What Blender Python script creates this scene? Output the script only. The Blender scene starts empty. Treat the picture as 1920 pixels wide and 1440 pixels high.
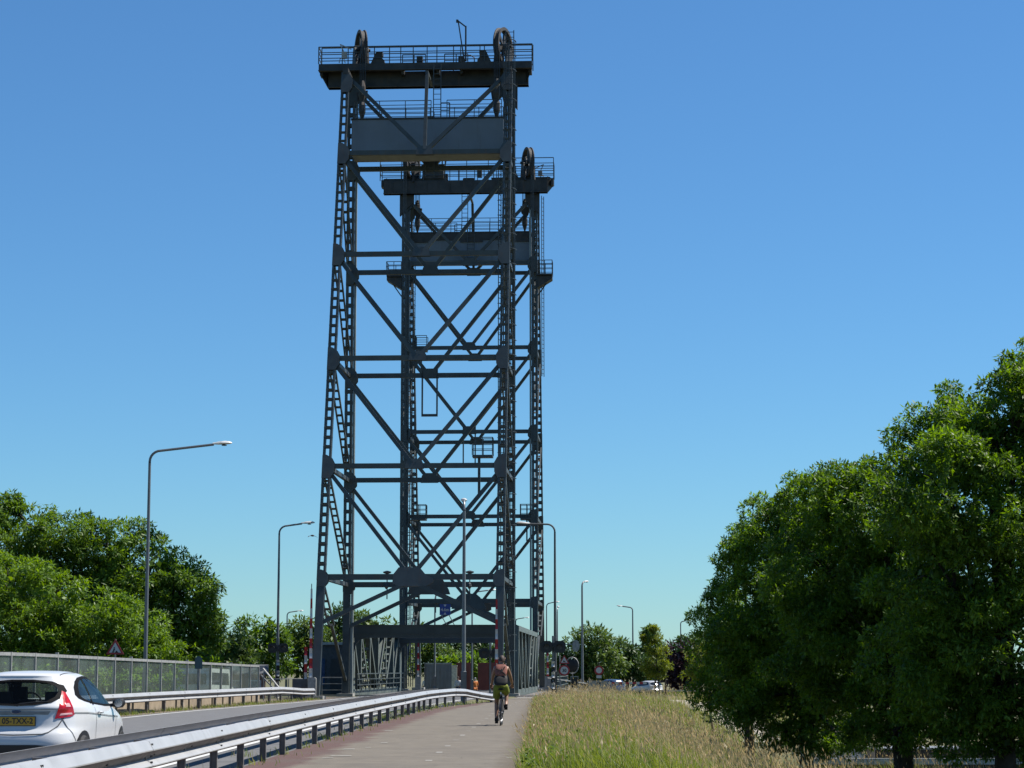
import bpy, bmesh, math, random
import numpy as np
from mathutils import Vector, Matrix, Euler
from mathutils.bvhtree import BVHTree

C = bpy.context.scene.collection
SC = bpy.context.scene
R = math.radians
random.seed(4)

# ------------------------------------------------------------------ camera, sky, sun, exposure
PITCH = math.atan(535 / 4000)
cam = bpy.data.cameras.new('camera')
cam.sensor_width = 36.0
cam.lens = 75.0
cam.clip_start = 0.5
cam.clip_end = 4000
camo = bpy.data.objects.new('camera', cam)
C.objects.link(camo)
camo.location = (0, 0, 1.5)
camo.rotation_euler = (R(90) + PITCH, 0, 0)
SC.camera = camo

SUN_EL, SUN_AZ = R(57), R(74)
world = bpy.data.worlds.new('World')
SC.world = world
world.use_nodes = True
wn = world.node_tree
for n in list(wn.nodes):
    wn.nodes.remove(n)
sky = wn.nodes.new('ShaderNodeTexSky')
sky.sky_type = 'NISHITA'
sky.sun_disc = False
sky.sun_elevation = SUN_EL
sky.sun_rotation = SUN_AZ
sky.altitude = 1500
sky.air_density = 1.3
sky.dust_density = 0.0
sky.ozone_density = 6.0
hs = wn.nodes.new('ShaderNodeMix')   # white balance of the photograph's sky
hs.data_type = 'RGBA'
hs.blend_type = 'MULTIPLY'
hs.inputs[0].default_value = 1.0
hs.inputs[7].default_value = (0.76, 1.185, 1.45, 1)
bg = wn.nodes.new('ShaderNodeBackground')
bg.inputs['Strength'].default_value = 0.05
wo = wn.nodes.new('ShaderNodeOutputWorld')
wn.links.new(sky.outputs[0], hs.inputs[6])
wn.links.new(hs.outputs[2], bg.inputs['Color'])
wn.links.new(bg.outputs[0], wo.inputs['Surface'])

sl = bpy.data.lights.new('sun', 'SUN')
sl.energy = 5.0
sl.angle = R(0.5)
sl.color = (1.0, 0.955, 0.88)
so = bpy.data.objects.new('sun', sl)
C.objects.link(so)
SV = Vector((math.cos(SUN_EL) * math.sin(SUN_AZ), math.cos(SUN_EL) * math.cos(SUN_AZ), math.sin(SUN_EL)))
so.rotation_euler = (-SV).to_track_quat('-Z', 'Y').to_euler()
so.location = SV * 300

SC.view_settings.view_transform = 'Standard'
SC.view_settings.look = 'None'
SC.view_settings.exposure = 0.75
SC.view_settings.gamma = 1.0
SC.view_settings.use_curve_mapping = False
SC.cycles.max_bounces = 6
SC.cycles.transparent_max_bounces = 12
SC.cycles.use_denoising = True
SC.cycles.caustics_reflective = False
SC.cycles.caustics_refractive = False


# ------------------------------------------------------------------ surveying helper: a bearing read off the photo + a distance gives a point
def survey(u, v, Y):
    xc = (u - 960) / 4000
    yc = (720 - v) / 4000
    k = Y / (math.cos(PITCH) - yc * math.sin(PITCH))
    return Vector((xc * k, Y, 1.5 + (math.sin(PITCH) + yc * math.cos(PITCH)) * k))


# ------------------------------------------------------------------ materials
M = {}
KA = 0.62   # overall reflectance level that goes with the exposure chosen above


def mat(name, col, rough=0.6, metal=0.0, var=0.18, scale=6.0, bump=0.0, bscale=40.0, col2=None, spec=0.5, coord='Object', detail=5, streak=0):
    m = bpy.data.materials.new(name)
    m.use_nodes = True
    nt = m.node_tree
    b = nt.nodes['Principled BSDF']
    b.inputs['Roughness'].default_value = rough
    b.inputs['Metallic'].default_value = metal
    b.inputs['Specular IOR Level'].default_value = spec
    tc = nt.nodes.new('ShaderNodeTexCoord')
    nz = nt.nodes.new('ShaderNodeTexNoise')
    nz.inputs['Scale'].default_value = scale
    nz.inputs['Detail'].default_value = detail
    nt.links.new(tc.outputs[coord], nz.inputs['Vector'])
    mx = nt.nodes.new('ShaderNodeMix')
    mx.data_type = 'RGBA'
    col = tuple(c * KA for c in col)
    col2 = tuple(c * KA for c in col2) if col2 else None
    c2 = col2 if col2 else tuple(c * (1 - var) for c in col)
    c1 = col if col2 else tuple(min(1, c * (1 + var)) for c in col)
    mx.inputs[6].default_value = (*c1, 1)
    mx.inputs[7].default_value = (*c2, 1)
    rp = nt.nodes.new('ShaderNodeMapRange')
    rp.inputs['From Min'].default_value = 0.35
    rp.inputs['From Max'].default_value = 0.65
    nt.links.new(nz.outputs['Fac'], rp.inputs['Value'])
    nt.links.new(rp.outputs['Result'], mx.inputs[0])
    nt.links.new(mx.outputs[2], b.inputs['Base Color'])
    if streak:
        mp = nt.nodes.new('ShaderNodeMapping')
        mp.inputs['Scale'].default_value = (3.0, 3.0, 0.35)
        nt.links.new(tc.outputs[coord], mp.inputs['Vector'])
        n3 = nt.nodes.new('ShaderNodeTexNoise')
        n3.inputs['Scale'].default_value = 1.6
        n3.inputs['Detail'].default_value = 6
        nt.links.new(mp.outputs[0], n3.inputs['Vector'])
        r3 = nt.nodes.new('ShaderNodeMapRange')
        r3.inputs['From Min'].default_value = 0.56
        r3.inputs['From Max'].default_value = 0.74
        r3.inputs['To Max'].default_value = streak
        nt.links.new(n3.outputs['Fac'], r3.inputs['Value'])
        m3 = nt.nodes.new('ShaderNodeMix')
        m3.data_type = 'RGBA'
        nt.links.new(r3.outputs['Result'], m3.inputs[0])
        nt.links.new(mx.outputs[2], m3.inputs[6])
        m3.inputs[7].default_value = (0.075, 0.042, 0.026, 1)
        nt.links.new(m3.outputs[2], b.inputs['Base Color'])
    if bump:
        n2 = nt.nodes.new('ShaderNodeTexNoise')
        n2.inputs['Scale'].default_value = bscale
        n2.inputs['Detail'].default_value = 4
        nt.links.new(tc.outputs[coord], n2.inputs['Vector'])
        bp = nt.nodes.new('ShaderNodeBump')
        bp.inputs['Strength'].default_value = bump
        bp.inputs['Distance'].default_value = 0.02
        nt.links.new(n2.outputs['Fac'], bp.inputs['Height'])
        nt.links.new(bp.outputs['Normal'], b.inputs['Normal'])
    M[name] = m
    return m


def leafmat(name, c1, c2, trans=0.35):
    m = bpy.data.materials.new(name)
    m.use_nodes = True
    nt = m.node_tree
    for n in list(nt.nodes):
        nt.nodes.remove(n)
    out = nt.nodes.new('ShaderNodeOutputMaterial')
    geo = nt.nodes.new('ShaderNodeNewGeometry')
    tc = nt.nodes.new('ShaderNodeTexCoord')
    nz = nt.nodes.new('ShaderNodeTexNoise')
    nz.inputs['Scale'].default_value = 0.9
    nz.inputs['Detail'].default_value = 3
    nt.links.new(tc.outputs['Object'], nz.inputs['Vector'])
    add = nt.nodes.new('ShaderNodeMath')
    add.operation = 'MULTIPLY_ADD'
    nt.links.new(geo.outputs['Random Per Island'], add.inputs[0])
    add.inputs[1].default_value = 0.6
    mm = nt.nodes.new('ShaderNodeMath')
    mm.operation = 'MULTIPLY_ADD'
    mm.use_clamp = True
    nt.links.new(nz.outputs['Fac'], mm.inputs[0])
    mm.inputs[1].default_value = 1.4
    mm.inputs[2].default_value = -0.5
    nt.links.new(mm.outputs[0], add.inputs[2])
    mx = nt.nodes.new('ShaderNodeMix')
    mx.data_type = 'RGBA'
    mx.inputs[6].default_value = (*c1, 1)
    mx.inputs[7].default_value = (*c2, 1)
    nt.links.new(add.outputs[0], mx.inputs[0])
    d = nt.nodes.new('ShaderNodeBsdfPrincipled')
    d.inputs['Roughness'].default_value = 0.5
    d.inputs['Specular IOR Level'].default_value = 0.35
    nt.links.new(mx.outputs[2], d.inputs['Base Color'])
    t = nt.nodes.new('ShaderNodeBsdfTranslucent')
    hsv = nt.nodes.new('ShaderNodeHueSaturation')
    hsv.inputs['Hue'].default_value = 0.485
    hsv.inputs['Saturation'].default_value = 1.15
    hsv.inputs['Value'].default_value = 1.5
    nt.links.new(mx.outputs[2], hsv.inputs['Color'])
    nt.links.new(hsv.outputs[0], t.inputs['Color'])
    ms = nt.nodes.new('ShaderNodeMixShader')
    ms.inputs[0].default_value = trans
    nt.links.new(d.outputs[0], ms.inputs[1])
    nt.links.new(t.outputs[0], ms.inputs[2])
    nt.links.new(ms.outputs[0], out.inputs['Surface'])
    M[name] = m
    return m


def glassmat(name, tint, fac=0.82, rough=0.03, base=(0.3, 0.34, 0.33)):
    m = bpy.data.materials.new(name)
    m.use_nodes = True
    nt = m.node_tree
    for n in list(nt.nodes):
        nt.nodes.remove(n)
    out = nt.nodes.new('ShaderNodeOutputMaterial')
    tr = nt.nodes.new('ShaderNodeBsdfTransparent')
    tr.inputs['Color'].default_value = (*tint, 1)
    b = nt.nodes.new('ShaderNodeBsdfPrincipled')
    b.inputs['Base Color'].default_value = (*base, 1)
    b.inputs['Roughness'].default_value = rough
    nz = nt.nodes.new('ShaderNodeTexNoise')
    nz.inputs['Scale'].default_value = 2.0
    tc = nt.nodes.new('ShaderNodeTexCoord')
    nt.links.new(tc.outputs['Object'], nz.inputs['Vector'])
    mr = nt.nodes.new('ShaderNodeMapRange')
    mr.inputs['To Min'].default_value = fac + 0.06
    mr.inputs['To Max'].default_value = fac - 0.08
    nt.links.new(nz.outputs['Fac'], mr.inputs['Value'])
    ms = nt.nodes.new('ShaderNodeMixShader')
    nt.links.new(mr.outputs['Result'], ms.inputs[0])
    nt.links.new(b.outputs[0], ms.inputs[1])
    nt.links.new(tr.outputs[0], ms.inputs[2])
    nt.links.new(ms.outputs[0], out.inputs['Surface'])
    M[name] = m
    return m


mat('tower_steel', (0.064, 0.08, 0.083), 0.55, 0, 0.2, 1.5, bump=0.1, streak=0.55)
mat('dark_steel', (0.045, 0.043, 0.04), 0.6, 0, 0.35, 2.0, bump=0.15, streak=0.5)
mat('span_steel', (0.165, 0.195, 0.175), 0.5, 0, 0.14, 1.6, streak=0.3)
mat('portal_steel', (0.07, 0.085, 0.088), 0.5, 0, 0.15, 1.6)
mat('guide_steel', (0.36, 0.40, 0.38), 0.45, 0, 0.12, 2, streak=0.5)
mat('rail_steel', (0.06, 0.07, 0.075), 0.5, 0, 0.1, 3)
mat('counterweight_paint', (0.22, 0.265, 0.32), 0.6, 0, 0.08, 0.8, streak=0.22)
mat('counterweight_concrete', (0.36, 0.36, 0.36), 0.85, 0, 0.12, 1.2, bump=0.2)
mat('sheave_rust', (0.062, 0.053, 0.048), 0.7, 0, 0.3, 3, bump=0.2)
mat('grey_light_paint', (0.40, 0.395, 0.375), 0.5)
mat('galvanised', (0.60, 0.60, 0.595), 0.42, 0.2, 0.06, 2.5, bump=0.05, streak=0.18)
mat('galvanised_shade_dirt', (0.17, 0.145, 0.13), 0.7, 0.0, 0.3, 4)  # zinc darkened to paint shade under the beam ridges, with a dirty brown hue
mat('post_steel', (0.30, 0.28, 0.26), 0.6, 0.2, 0.3, 5)
mat('lamp_grey', (0.20, 0.215, 0.23), 0.45, 0.2, 0.1, 2)
mat('lamp_white', (0.75, 0.75, 0.73), 0.4)
mat('lamp_dark', (0.05, 0.05, 0.055), 0.5)
mat('asphalt', (0.165, 0.165, 0.168), 0.9, 0, 0.1, 2.0, detail=9, bump=0.25, bscale=60, coord='Object')
mat('path_asphalt', (0.215, 0.182, 0.155), 0.92, 0, 0.09, 3.0, detail=9, bump=0.3, bscale=70)
mat('red_asphalt', (0.155, 0.092, 0.08), 0.92, 0, 0.2, 2.2, bump=0.3, bscale=50, detail=8, col2=(0.20, 0.14, 0.115))
mat('line_paint', (0.78, 0.78, 0.75), 0.7, 0, 0.08, 4)
mat('worn_paint', (0.46, 0.44, 0.40), 0.8, 0, 0.15, 8)
mat('concrete', (0.42, 0.41, 0.38), 0.85, 0, 0.12, 2, bump=0.2)
mat('tan_block', (0.42, 0.335, 0.235), 0.85, 0, 0.14, 2.5, bump=0.25)
mat('soil', (0.20, 0.155, 0.11), 0.95, 0, 0.25, 2)
mat('verge', (0.13, 0.14, 0.055), 0.95, 0, 0.2, 0.7, bump=0.6, bscale=6, col2=(0.21, 0.185, 0.085))
mat('barrier_red', (0.55, 0.022, 0.025), 0.45, 0, 0.08)
mat('barrier_white', (0.78, 0.77, 0.75), 0.45, 0, 0.05)
mat('black_plastic', (0.018, 0.018, 0.02), 0.55)
mat('sign_white', (0.72, 0.72, 0.72), 0.45, 0, 0.04)
mat('sign_red', (0.45, 0.02, 0.03), 0.4, 0, 0.06)
mat('teal_board', (0.01, 0.05, 0.075), 0.4)
mat('sign_blue', (0.012, 0.06, 0.36), 0.4, 0, 0.06)
mat('sign_black', (0.012, 0.012, 0.014), 0.5)
mat('sign_grey', (0.33, 0.34, 0.34), 0.5, 0.2)
mat('car_white', (0.83, 0.84, 0.85), 0.18, 0, 0.02)
mat('car_blue', (0.06, 0.10, 0.2), 0.2, 0, 0.05)
mat('car_glass', (0.012, 0.018, 0.024), 0.06, 0, 0.2, spec=0.7)
mat('car_seam', (0.05, 0.055, 0.06), 0.6)
mat('window_frit', (0.008, 0.008, 0.009), 0.7, 0, 0.1, spec=0.08)
mat('lamp_red', (0.55, 0.012, 0.02), 0.12, 0, 0.35, 14)
mat('lamp_clear', (0.85, 0.5, 0.5), 0.15)
mat('tyre', (0.022, 0.022, 0.023), 0.8)
mat('alloy', (0.5, 0.5, 0.52), 0.3, 0.8)
mat('chrome', (0.6, 0.6, 0.62), 0.2, 0.9)
mat('plate_yellow', (0.70, 0.38, 0.02), 0.45, 0, 0.04)
mat('emblem_blue', (0.015, 0.03, 0.12), 0.25)
mat('skin', (0.40, 0.225, 0.15), 0.5, 0, 0.1, 8)
mat('hair', (0.06, 0.035, 0.025), 0.7, 0, 0.3, 30)
mat('olive_cloth', (0.25, 0.30, 0.03), 0.8, 0, 0.12, 6, bump=0.3, bscale=12)
mat('salmon_cloth', (0.34, 0.12, 0.085), 0.8, 0, 0.2, 9, bump=0.3, bscale=14)
mat('black_cloth', (0.014, 0.013, 0.014), 0.75, 0, 0.3, 9)
mat('orange_cloth', (0.75, 0.22, 0.03), 0.7)
mat('navy_cloth', (0.03, 0.035, 0.06), 0.8)
mat('white_cloth', (0.7, 0.7, 0.68), 0.8)
mat('bike_frame', (0.03, 0.03, 0.035), 0.35)
mat('bike_metal', (0.5, 0.5, 0.52), 0.3, 0.7)
mat('container_red', (0.23, 0.055, 0.03), 0.6, 0, 0.15, 1.5)
mat('container_grey', (0.22, 0.22, 0.22), 0.65, 0, 0.1, 1.5, streak=0.5)
mat('cream_paint', (0.72, 0.66, 0.48), 0.6)
mat('house_wall', (0.10, 0.11, 0.12), 0.7)
mat('house_window', (0.05, 0.12, 0.25), 0.1)
mat('roof_white', (0.6, 0.62, 0.58), 0.6)
mat('bark', (0.06, 0.048, 0.035), 0.95, 0, 0.3, 5, bump=0.8, bscale=12)
mat('stake_wood', (0.10, 0.075, 0.05), 0.9, 0, 0.25, 6)
mat('barge_hull', (0.02, 0.02, 0.022), 0.5)
mat('stone_path', (0.5, 0.45, 0.36), 0.9, 0, 0.15, 1.5)
mat('brick_wall', (0.30, 0.17, 0.13), 0.9, 0, 0.2, 3)
mat('deck_plank', (0.21, 0.20, 0.19), 0.85, 0, 0.2, 3, bump=0.2)
mat('water', (0.03, 0.045, 0.045), 0.08, 0, 0.15, 0.5, bump=0.35, bscale=1.2)
mat('bird_grey', (0.10, 0.10, 0.11), 0.8)


def path_mat():
    m = mat('path_surface', (0.200, 0.172, 0.134), 0.92, 0, 0.10, 2.2, bump=0.35, bscale=70, detail=10)
    nt = m.node_tree
    b = nt.nodes['Principled BSDF']
    src = b.inputs['Base Color'].links[0].from_socket
    tc = next(n for n in nt.nodes if n.type == 'TEX_COORD')

    def node(t, **kw):
        n = nt.nodes.new(t)
        for k, v in kw.items():
            setattr(n, k, v)
        return n

    def noise(scale, detail=6):
        n = node('ShaderNodeTexNoise')
        n.inputs['Scale'].default_value = scale
        n.inputs['Detail'].default_value = detail
        nt.links.new(tc.outputs['Object'], n.inputs['Vector'])
        return n.outputs['Fac']

    def rng_(s_, a, c, lo=0.0, hi=1.0):
        n = node('ShaderNodeMapRange')
        n.inputs['From Min'].default_value = a
        n.inputs['From Max'].default_value = c
        n.inputs['To Min'].default_value = lo
        n.inputs['To Max'].default_value = hi
        nt.links.new(s_, n.inputs['Value'])
        return n.outputs['Result']

    def mix(f, a, col, blend='MIX'):
        n = node('ShaderNodeMix', data_type='RGBA', blend_type=blend)
        nt.links.new(f, n.inputs[0])
        nt.links.new(a, n.inputs[6])
        n.inputs[7].default_value = (*col, 1)
        return n.outputs[2]
    at_ = node('ShaderNodeAttribute', attribute_name='across')
    # worn red surfacing along the rail side (a band about a metre wide with a ragged edge)
    ad = node('ShaderNodeMath', operation='MULTIPLY_ADD')
    nt.links.new(noise(1.1, 8), ad.inputs[0])
    ad.inputs[1].default_value = -1.1
    nt.links.new(at_.outputs['Fac'], ad.inputs[2])
    red = rng_(ad.outputs[0], 0.42, 0.12)
    c = mix(red, src, (0.080, 0.043, 0.037))
    # pale worn flecks, dark stains, hairline cracks
    c = mix(rng_(noise(9, 3), 0.66, 0.74, 0, 0.35), c, (0.20, 0.165, 0.135))
    c = mix(rng_(noise(0.55, 5), 0.5, 0.72, 0, 0.5), c, (0.080, 0.068, 0.056))
    c = mix(rng_(noise(26, 2), 0.62, 0.72, 0, 0.4), c, (0.05, 0.045, 0.04))
    vo = node('ShaderNodeTexVoronoi', feature='DISTANCE_TO_EDGE')
    vo.inputs['Scale'].default_value = 0.32
    wv = node('ShaderNodeVectorMath', operation='ADD')
    nn = node('ShaderNodeTexNoise')
    nn.inputs['Scale'].default_value = 1.5
    nt.links.new(tc.outputs['Object'], nn.inputs['Vector'])
    nt.links.new(tc.outputs['Object'], wv.inputs[0])
    nt.links.new(nn.outputs['Color'], wv.inputs[1])
    nt.links.new(wv.outputs[0], vo.inputs['Vector'])
    c = mix(rng_(vo.outputs['Distance'], 0.006, 0.0, 0, 0.6), c, (0.035, 0.03, 0.025))
    # dirt and dry grass crumbs at the right border
    at2 = node('ShaderNodeAttribute', attribute_name='border')
    ad2 = node('ShaderNodeMath', operation='MULTIPLY_ADD')
    nt.links.new(noise(3.0, 8), ad2.inputs[0])
    ad2.inputs[1].default_value = -0.7
    nt.links.new(at2.outputs['Fac'], ad2.inputs[2])
    c = mix(rng_(ad2.outputs[0], 0.05, -0.3, 0, 0.8), c, (0.075, 0.055, 0.032))
    nt.links.new(c, b.inputs['Base Color'])


path_mat()
glassmat('car_pane', (0.62, 0.68, 0.66), 0.84, base=(0.008, 0.01, 0.012))
glassmat('car_side_pane', (0.42, 0.47, 0.5), 0.5, base=(0.008, 0.012, 0.018))
glassmat('barrier_glass', (0.80, 0.86, 0.82), 0.86)
leafmat('leaf_ash', (0.022, 0.055, 0.010), (0.155, 0.27, 0.034), 0.47)
leafmat('leaf_maple', (0.045, 0.095, 0.015), (0.14, 0.235, 0.034), 0.44)
leafmat('leaf_bright', (0.055, 0.115, 0.016), (0.165, 0.265, 0.036), 0.44)
leafmat('leaf_dark', (0.024, 0.055, 0.014), (0.06, 0.105, 0.024), 0.3)
leafmat('leaf_mid', (0.045, 0.088, 0.02), (0.11, 0.165, 0.035), 0.36)
leafmat('leaf_yellow', (0.13, 0.15, 0.02), (0.27, 0.26, 0.04), 0.45)
leafmat('leaf_lime', (0.09, 0.13, 0.018), (0.20, 0.24, 0.035), 0.45)
leafmat('leaf_purple', (0.035, 0.018, 0.024), (0.06, 0.03, 0.04), 0.2)
leafmat('grass_blade', (0.065, 0.12, 0.016), (0.23, 0.265, 0.055), 0.42)
leafmat('grass_straw', (0.33, 0.27, 0.14), (0.60, 0.50, 0.30), 0.3)


# ------------------------------------------------------------------ mesh building
def frame_of(d, up=Vector((0, 0, 1))):
    d = d.normalized()
    if abs(d.dot(up)) > 0.985:
        up = Vector((0, 1, 0)) if abs(d.y) < 0.9 else Vector((1, 0, 0))
    x = d.cross(up).normalized()
    y = x.cross(d).normalized()
    return x, y


class MB:
    def __init__(s):
        s.v, s.f, s.m = [], [], []

    def add(s, vs, fs, mi=0):
        o = len(s.v)
        s.v.extend([tuple(p) for p in vs])
        for f in fs:
            s.f.append(tuple(i + o for i in f))
            s.m.append(mi)
        return s

    def shift(s, x, y, z):
        s.v = [(a + x, c + y, d + z) for a, c, d in s.v]
        return s

    def box(s, c, sz, mi=0, rot=None):
        c = Vector(c)
        hx, hy, hz = sz[0] / 2, sz[1] / 2, sz[2] / 2
        vs = [Vector((x, y, z)) for x in (-hx, hx) for y in (-hy, hy) for z in (-hz, hz)]
        if rot is not None:
            vs = [rot @ p for p in vs]
        vs = [p + c for p in vs]
        return s.add(vs, [(0, 1, 3, 2), (4, 6, 7, 5), (0, 4, 5, 1), (2, 3, 7, 6), (0, 2, 6, 4), (1, 5, 7, 3)], mi)

    def bar(s, p, q, w, h=None, up=(0, 0, 1), mi=0):
        p, q = Vector(p), Vector(q)
        h = w if h is None else h
        x, y = frame_of(q - p, Vector(up))
        vs = []
        for a in (p, q):
            for sx, sy in ((-1, -1), (1, -1), (1, 1), (-1, 1)):
                vs.append(a + x * sx * w / 2 + y * sy * h / 2)
        return s.add(vs, [(3, 2, 1, 0), (4, 5, 6, 7), (0, 1, 5, 4), (1, 2, 6, 5), (2, 3, 7, 6), (3, 0, 4, 7)], mi)

    def tube(s, pts, r, n=8, mi=0, cap=True, closed=False):
        pts = [Vector(p) for p in pts]
        k = len(pts)
        rs = r if isinstance(r, (list, tuple)) else [r] * k
        vs = []
        px = None
        for i, p in enumerate(pts):
            if closed:
                d = pts[(i + 1) % k] - pts[i - 1]
            else:
                d = pts[min(i + 1, k - 1)] - pts[max(i - 1, 0)]
            d.normalize()
            if px is None:
                x, y = frame_of(d)
            else:
                x = (px - d * px.dot(d))
                if x.length < 1e-5:
                    x, y = frame_of(d)
                x.normalize()
                y = d.cross(x)
            px = x
            for j in range(n):
                a = 2 * math.pi * j / n
                vs.append(p + x * math.cos(a) * rs[i] + y * math.sin(a) * rs[i])
        fs = []
        rng = range(k) if closed else range(k - 1)
        for i in rng:
            i2 = (i + 1) % k
            for j in range(n):
                j2 = (j + 1) % n
                fs.append((i * n + j, i * n + j2, i2 * n + j2, i2 * n + j))
        if cap and not closed:
            fs.append(tuple(range(n - 1, -1, -1)))
            fs.append(tuple((k - 1) * n + j for j in range(n)))
        return s.add(vs, fs, mi)

    def prism(s, poly, o, ux, uy, depth, mi=0):
        """extrude polygon (2d) lying in plane o,ux,uy by depth along ux x uy (centred)"""
        o, ux, uy = Vector(o), Vector(ux).normalized(), Vector(uy).normalized()
        n = ux.cross(uy)
        k = len(poly)
        vs = [o + ux * a + uy * b - n * depth / 2 for a, b in poly] + [o + ux * a + uy * b + n * depth / 2 for a, b in poly]
        fs = [tuple(range(k - 1, -1, -1)), tuple(range(k, 2 * k))]
        for i in range(k):
            j = (i + 1) % k
            fs.append((i, j, j + k, i + k))
        return s.add(vs, fs, mi)

    def lathe(s, prof, o, axis, n=16, mi=0):
        """prof: (radius, along)"""
        o, ax = Vector(o), Vector(axis).normalized()
        x, y = frame_of(ax)
        k = len(prof)
        vs = []
        for r, t in prof:
            for j in range(n):
                a = 2 * math.pi * j / n
                vs.append(o + ax * t + (x * math.cos(a) + y * math.sin(a)) * r)
        fs = []
        for i in range(k - 1):
            for j in range(n):
                j2 = (j + 1) % n
                fs.append((i * n + j, i * n + j2, (i + 1) * n + j2, (i + 1) * n + j))
        fs.append(tuple(range(n - 1, -1, -1)))
        fs.append(tuple((k - 1) * n + j for j in range(n)))
        return s.add(vs, fs, mi)

    def mesh(s, name, mats, smooth=False):
        me = bpy.data.meshes.new(name)
        me.from_pydata(s.v, [], s.f)
        if not isinstance(mats, (list, tuple)):
            mats = [mats]
        for mm in mats:
            me.materials.append(M[mm] if isinstance(mm, str) else mm)
        if len(mats) > 1:
            me.polygons.foreach_set('material_index', s.m)
        bm = bmesh.new()
        bm.from_mesh(me)
        bmesh.ops.recalc_face_normals(bm, faces=bm.faces)
        bm.to_mesh(me)
        bm.free()
        if smooth:
            me.shade_smooth()
            if smooth == 'auto':
                me.set_sharp_from_angle(angle=R(40))
        me.update()
        return me

    def build(s, name, mats, parent=None, smooth=False, **tg):
        return link(name, s.mesh(name, mats, smooth), parent, **tg)


def link(name, me, parent=None, loc=None, rot=None, **tg):
    o = bpy.data.objects.new(name, me)
    C.objects.link(o)
    if parent is not None:
        o.parent = parent
    if loc is not None:
        o.location = loc
    if rot is not None:
        o.rotation_euler = rot
    for k, v in tg.items():
        if v is not None:
            o[k] = v
    return o


def thing(name, label, cat, loc=(0, 0, 0), rz=0.0, group=None):
    return link(name, None, None, loc, (0, 0, rz), label=label, category=cat, group=group)


def copy_tree(o, parent=None):
    c = o.copy()
    C.objects.link(c)
    c.parent = parent
    for ch in list(o.children):
        copy_tree(ch, c)
    return c


def np_mesh(name, V, T, mats, midx=None):
    me = bpy.data.meshes.new(name)
    V = np.asarray(V, dtype=np.float32)
    T = np.asarray(T, dtype=np.int32)
    me.vertices.add(len(V))
    me.vertices.foreach_set('co', V.ravel())
    me.loops.add(T.size)
    me.loops.foreach_set('vertex_index', T.ravel())
    me.polygons.add(len(T))
    me.polygons.foreach_set('loop_start', np.arange(0, T.size, 3, dtype=np.int32))
    for mm in mats:
        me.materials.append(M[mm])
    if midx is not None:
        me.polygons.foreach_set('material_index', np.asarray(midx, dtype=np.int32))
    me.update(calc_edges=True)
    return me


def text_mesh(body, size, material, bold=False):
    cu = bpy.data.curves.new('lettering', 'FONT')
    cu.body = body
    cu.size = size
    cu.align_x = 'CENTER'
    cu.align_y = 'CENTER'
    cu.extrude = 0.004
    if bold:
        cu.offset = size * 0.02
    o = bpy.data.objects.new('lettering', cu)
    C.objects.link(o)
    bpy.context.view_layer.update()
    me = bpy.data.meshes.new_from_object(o.evaluated_get(bpy.context.evaluated_depsgraph_get()))
    bpy.data.objects.remove(o)
    me.materials.clear()
    me.materials.append(M[material])
    return me


def cur(pts):
    ys = np.array([p[1] for p in pts], float)
    xs = np.array([p[0] for p in pts], float)
    yy = np.linspace(ys[0], ys[-1], 600)
    xx = np.interp(yy, ys, xs)
    w = max(3, int(600 * 5.0 / (ys[-1] - ys[0])) | 1)
    pad = w // 2
    ext = np.concatenate([xx[0] + (xx[1] - xx[0]) * np.arange(-pad, 0), xx, xx[-1] + (xx[-1] - xx[-2]) * np.arange(1, pad + 1)])
    sm = np.convolve(ext, np.ones(w) / w, 'valid')
    return lambda y: float(np.interp(y, yy, sm))


# bridge frame: origin between the span-side columns of the near tower; s along the bridge axis
TH = R(3.15)
AX = Vector((math.sin(TH), math.cos(TH), 0))
RT = Vector((math.cos(TH), -math.sin(TH), 0))
O1 = Vector((-4.66, 120, 0))
SPAN = 29.0
O2 = O1 + AX * SPAN + RT * 0.06


def brg(x, s, z=0.0):
    p = O1 + RT * x + AX * s
    return Vector((p.x, p.y, z))


# plan curves (X as a function of Y)
road_r = cur([(-5.75, 5), (-5.4, 33.6), (-5.26, 44.5), (-5.12, 52), (-4.95, 63.8), (-4.7, 70), (-4.2, 80), (-3.4, 92), (-2.5, 105), (-1.5, 118), (-1.2, 123)])
road_l = cur([(-12.9, 5), (-12.4, 45), (-12.15, 60), (-11.83, 70.4), (-11.3, 80), (-10.45, 90), (-9.65, 97), (-8.9, 106), (-8.2, 118), (-7.9, 123)])
rail_r = cur([(-4.35, 5), (-4.1, 30), (-4.0, 41), (-3.82, 52), (-3.66, 60), (-3.44, 68), (-3.22, 79), (-2.92, 84.5), (-2.3, 91), (-1.55, 95), (-0.75, 98.5)])
rail_l = cur([(-14.6, 5), (-13.9, 45), (-13.2, 62), (-12.5, 76.5), (-11.5, 88), (-10.75, 97), (-10.05, 105.5), (-9.9, 107)])
path_l = cur([(-4.5, 5), (-4.1, 36), (-3.9, 50), (-3.72, 60), (-3.4, 73), (-2.9, 84), (-1.95, 91.4), (-0.75, 104), (0.1, 112), (0.55, 123)])
path_r = cur([(-0.3, 5), (0.07, 33.2), (0.3, 49), (0.55, 70), (0.85, 90), (1.1, 107), (2.3, 123)])
red_w = cur([(1.0, 5), (0.95, 36), (0.9, 60), (0.75, 80), (0.35, 92), (0.25, 123)])
fence_x = lambda y: -16.0 + 0.04 * y


# ------------------------------------------------------------------ ground, water, roads
def sstep(a, b, x):
    t = min(1.0, max(0.0, (x - a) / (b - a)))
    return t * t * (3 - 2 * t)


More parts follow.
